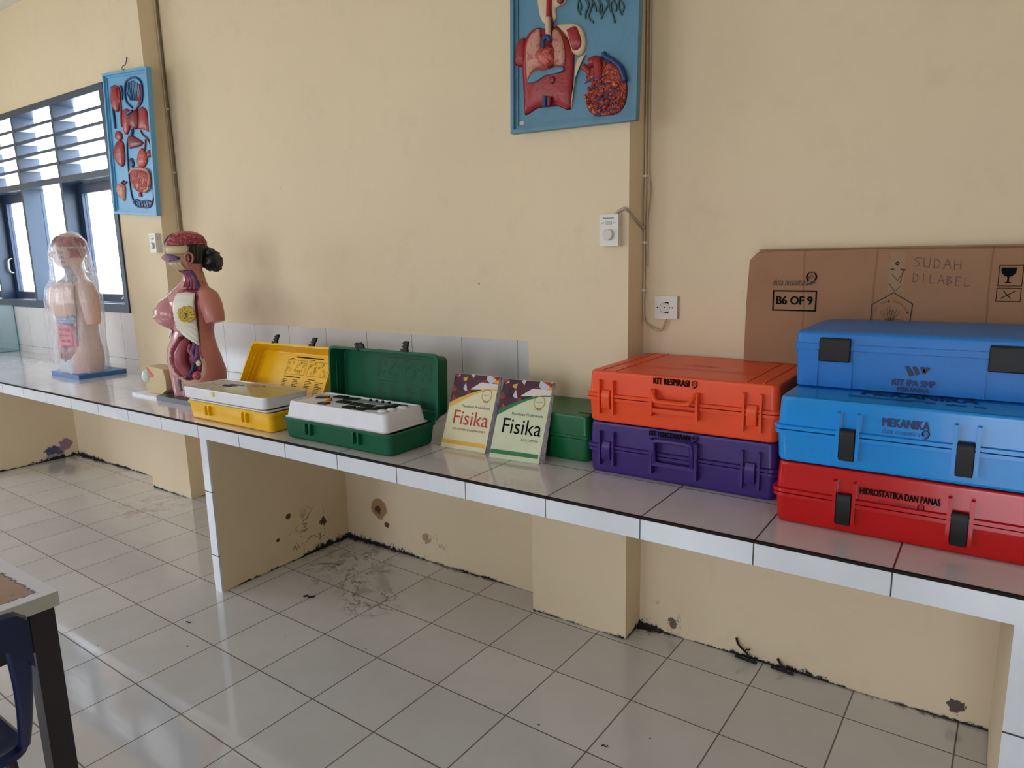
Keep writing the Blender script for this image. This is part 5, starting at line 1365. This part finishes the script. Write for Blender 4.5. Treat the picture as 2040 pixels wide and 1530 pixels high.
bm = NB(); prism(bm, [q6(*p) for p in [(296, 736), (299, 737), (304, 745), (311, 752), (309, 757), (303, 757), (302, 749)]], .002, frame_of((0, -.0005, .008), XA, ZA)); obj('eyelid_section', bm, mat('model_coral', (222, 104, 84), .4), em)

# ------------------------------------------------------------------ glass tank at the far left
m_tank, ttk, btk = newmat('tank_glass')
btk.inputs['Base Color'].default_value = srgb((190, 220, 232)); btk.inputs['Alpha'].default_value = .22; btk.inputs['Roughness'].default_value = .04
m_tedge = mat('tank_edge', (84, 140, 152), .2)
tk = thing('glass_tank', 'empty glass aquarium tank on the counter under the far left of the window', 'tank', (-6.05, .52, H))
tx, ty, th_ = .32, .235, .385
for nm_, bx_ in (('glass_pane', (-tx, tx, -ty, -ty + .005)), ('glass_pane', (-tx, tx, ty - .005, ty)), ('glass_pane', (-tx, -tx + .005, -ty + .005, ty - .005)), ('glass_pane', (tx - .005, tx, -ty + .005, ty - .005))):
    bm = NB(); box(bm, *bx_, .005, th_); obj(nm_, bm, m_tank, tk)
bm = NB(); box(bm, -tx, tx, -ty, ty, 0, .005); obj('tank_bottom', bm, m_tedge, tk)
bm = NB()
for sx__ in (-1, 1):
    for sy__ in (-1, 1): box(bm, sx__ * tx - .003, sx__ * tx + .003, sy__ * ty - .003, sy__ * ty + .003, .005, th_)
obj('silicone_seam', bm, m_tedge, tk)

# ------------------------------------------------------------------ desk and chair in the foreground
m_dtop, td, bdt = newmat('worn_desk_top')
g = td.coord(); X_, Y_, Z_ = td.xyz(g)
ex = td.math('MINIMUM', td.math('SUBTRACT', .60, X_), td.math('SUBTRACT', .30, Y_))     # distance in from the right / far edges
ex = td.math('ADD', ex, td.math('MULTIPLY', td.math('SUBTRACT', td.noise(g, 45, 4, .7), .5), .030))
wood = td.mix(td.noise(g, 9, 5, .6, 1.2), srgb((122, 92, 72)), srgb((168, 130, 100)))
wood = td.mix(td.ramp(td.noise(g, 22, 4), .62, .68), wood, srgb((72, 46, 34)))
cc = td.mix(td.ramp(ex, .031, .034), srgb((206, 206, 212)), srgb((40, 26, 22)))
cc = td.mix(td.ramp(ex, .036, .039), cc, wood)
top_ = td.math('GREATER_THAN', Z_, .7385)
cc = td.mix(top_, srgb((190, 188, 176)), cc)
td.l.new(cc, bdt.inputs['Base Color']); bdt.inputs['Roughness'].default_value = .35
m_dark = mat('dark_desk_wood', (34, 28, 34), .4, vary=.1)
dk = thing('school_desk', 'worn school desk with a white edged peeling top and dark legs at lower left', 'desk', (-1.318, -1.332, 0))
bm = NB(); box(bm, -.60, .60, -.30, .30, .704, .740); bevel_all(bm, .002, 1); obj('desk_top', bm, m_dtop, dk)
bm = NB(); box(bm, -.58, .58, .255, .275, .60, .703); box(bm, -.58, .58, -.275, -.255, .60, .703); box(bm, .555, .575, -.255, .255, .60, .703); box(bm, -.575, -.555, -.255, .255, .60, .703); obj('apron', bm, m_dark, dk)
for s in (-1, 1):
    for t_ in (-1, 1):
        bm = NB(); box(bm, s * .566 - .026, s * .566 + .026, t_ * .264 - .026, t_ * .264 + .026, 0, .704); bevel_all(bm, .002, 1); obj('leg', bm, m_dark, dk)

m_cblue = mat('chair_blue', (13, 26, 72), .35, vary=.08)
ch = thing('plastic_chair', 'dark blue plastic school chair partly in view at the lower left, beside the desk', 'chair', (-.86, -1.36, 0))
# faces -x (towards the desk); local origin under the seat centre
def lerp(a, b, t): return a + (b - a) * t
def stile(s):
    bm = NB(); rings = []
    for t_ in [i / 12 for i in range(13)]:
        z = lerp(.44, .780, t_); x = lerp(.205, .300, 1 - (1 - t_) ** 2); w_ = lerp(.012, .026, t_ ** 1.4); y = s * (.205 - w_)
        rings.append([(x + px_ , y + py_, z) for px_, py_ in [(q[0], q[1]) for q in loop_rr(.011, w_, .008, 4)]])
    loft(bm, rings); return bm
back = NB()
N_ = 20; rows = []
for i in range(N_ + 1):
    u = -1 + 2 * i / N_; y = u * .205; bow = .035 * (1 - u * u) * 1
    top = .802 - .024 * max(0, (abs(u) - .84) / .16) ** 2; drop = .070 if abs(u) < .60 else .070 + .045 * ((abs(u) - .60) / .40) ** 2
    xx = .300 + bow * .5
    rows.append([(xx - .010, y, top - drop), (xx + .004 - .012, y, top - .006), (xx - .002, y, top), (xx + .012, y, top - .006), (xx + .012, y, top - drop)])
loft(back, rows)
obj('backrest', back, m_cblue, ch, True)
for s in (-1, 1): obj('back_stile', stile(s), m_cblue, ch, True)
bm = NB(); rbox(bm, [(.418, .215, .200, .05), (.425, .225, .208, .05), (.440, .225, .208, .05), (.447, .215, .200, .05), (.441, .190, .175, .05)]); obj('seat', bm, m_cblue, ch, True)
for s in (-1, 1):
    for t_ in (-1, 1):
        bm = NB(); tube(bm, [(s * .18, t_ * .17, .42), (s * .205, t_ * .19, .0)], .012, 10); obj('leg', bm, m_dark, ch, True)

# ------------------------------------------------------------------ litter along the wall foot and on the floor
m_mud = mat('dark_litter', (28, 24, 22), .8)
def twig(label, x, y, lean, L, side):
    bm = NB(); tube(bm, smooth_path([(0, 0, 0), (-.004, -.006, L * .35), (-.018 + lean, -.004, L * .7), (-.030 + lean, .002, L)], 3), .0045, 6)
    if side: tube(bm, [(-.012, -.004, L * .55), (.004, -.008, L * .66)], .003, 6)
    tube(bm, [(.02, -.004, 0), (.022, -.006, L * .3)], .004, 6); tube(bm, [(-.05, -.002, .004), (.03, -.010, .004)], .005, 6)
    o = obj('mud_twig', bm, m_mud); o.location = (x, y, 0.001); return tag(o, label, 'twig')
twig('black mud twig standing at the wall foot below the counter, the taller one', .405, .755, -.02, .075, True)
twig('short black mud twig at the wall foot, right of the taller one', .535, .755, 0, .040, False)
crumbs = [(-1.392, .188, .05, .012, 'dark flake on the floor in front of the stained tiles under the counter'), (-1.645, -.239, .022, .006, 'small dark crumb on the floor left of the tiled leg'),
          (.174, .049, .020, .005, 'small black insect shaped crumb on the floor at the bottom centre'), (-.05, .02, .008, .004, 'tiny black crumb on a floor joint near the bottom centre')]
for x, y, L, w_, lab in crumbs:
    bm = NB(); tube(bm, smooth_path([(-L / 2, 0, .002), (-L * .2, w_ * .8, .003), (L * .1, -w_ * .3, .002), (L / 2, w_ * .6, .002)], 3), w_ * .35, 6, flat=.6); o = obj('floor_crumb', bm, m_mud); o.location = (x, y, .001); o.rotation_euler = (0, 0, .5)
    tag(o, lab, 'debris', 'dark crumbs on the floor')
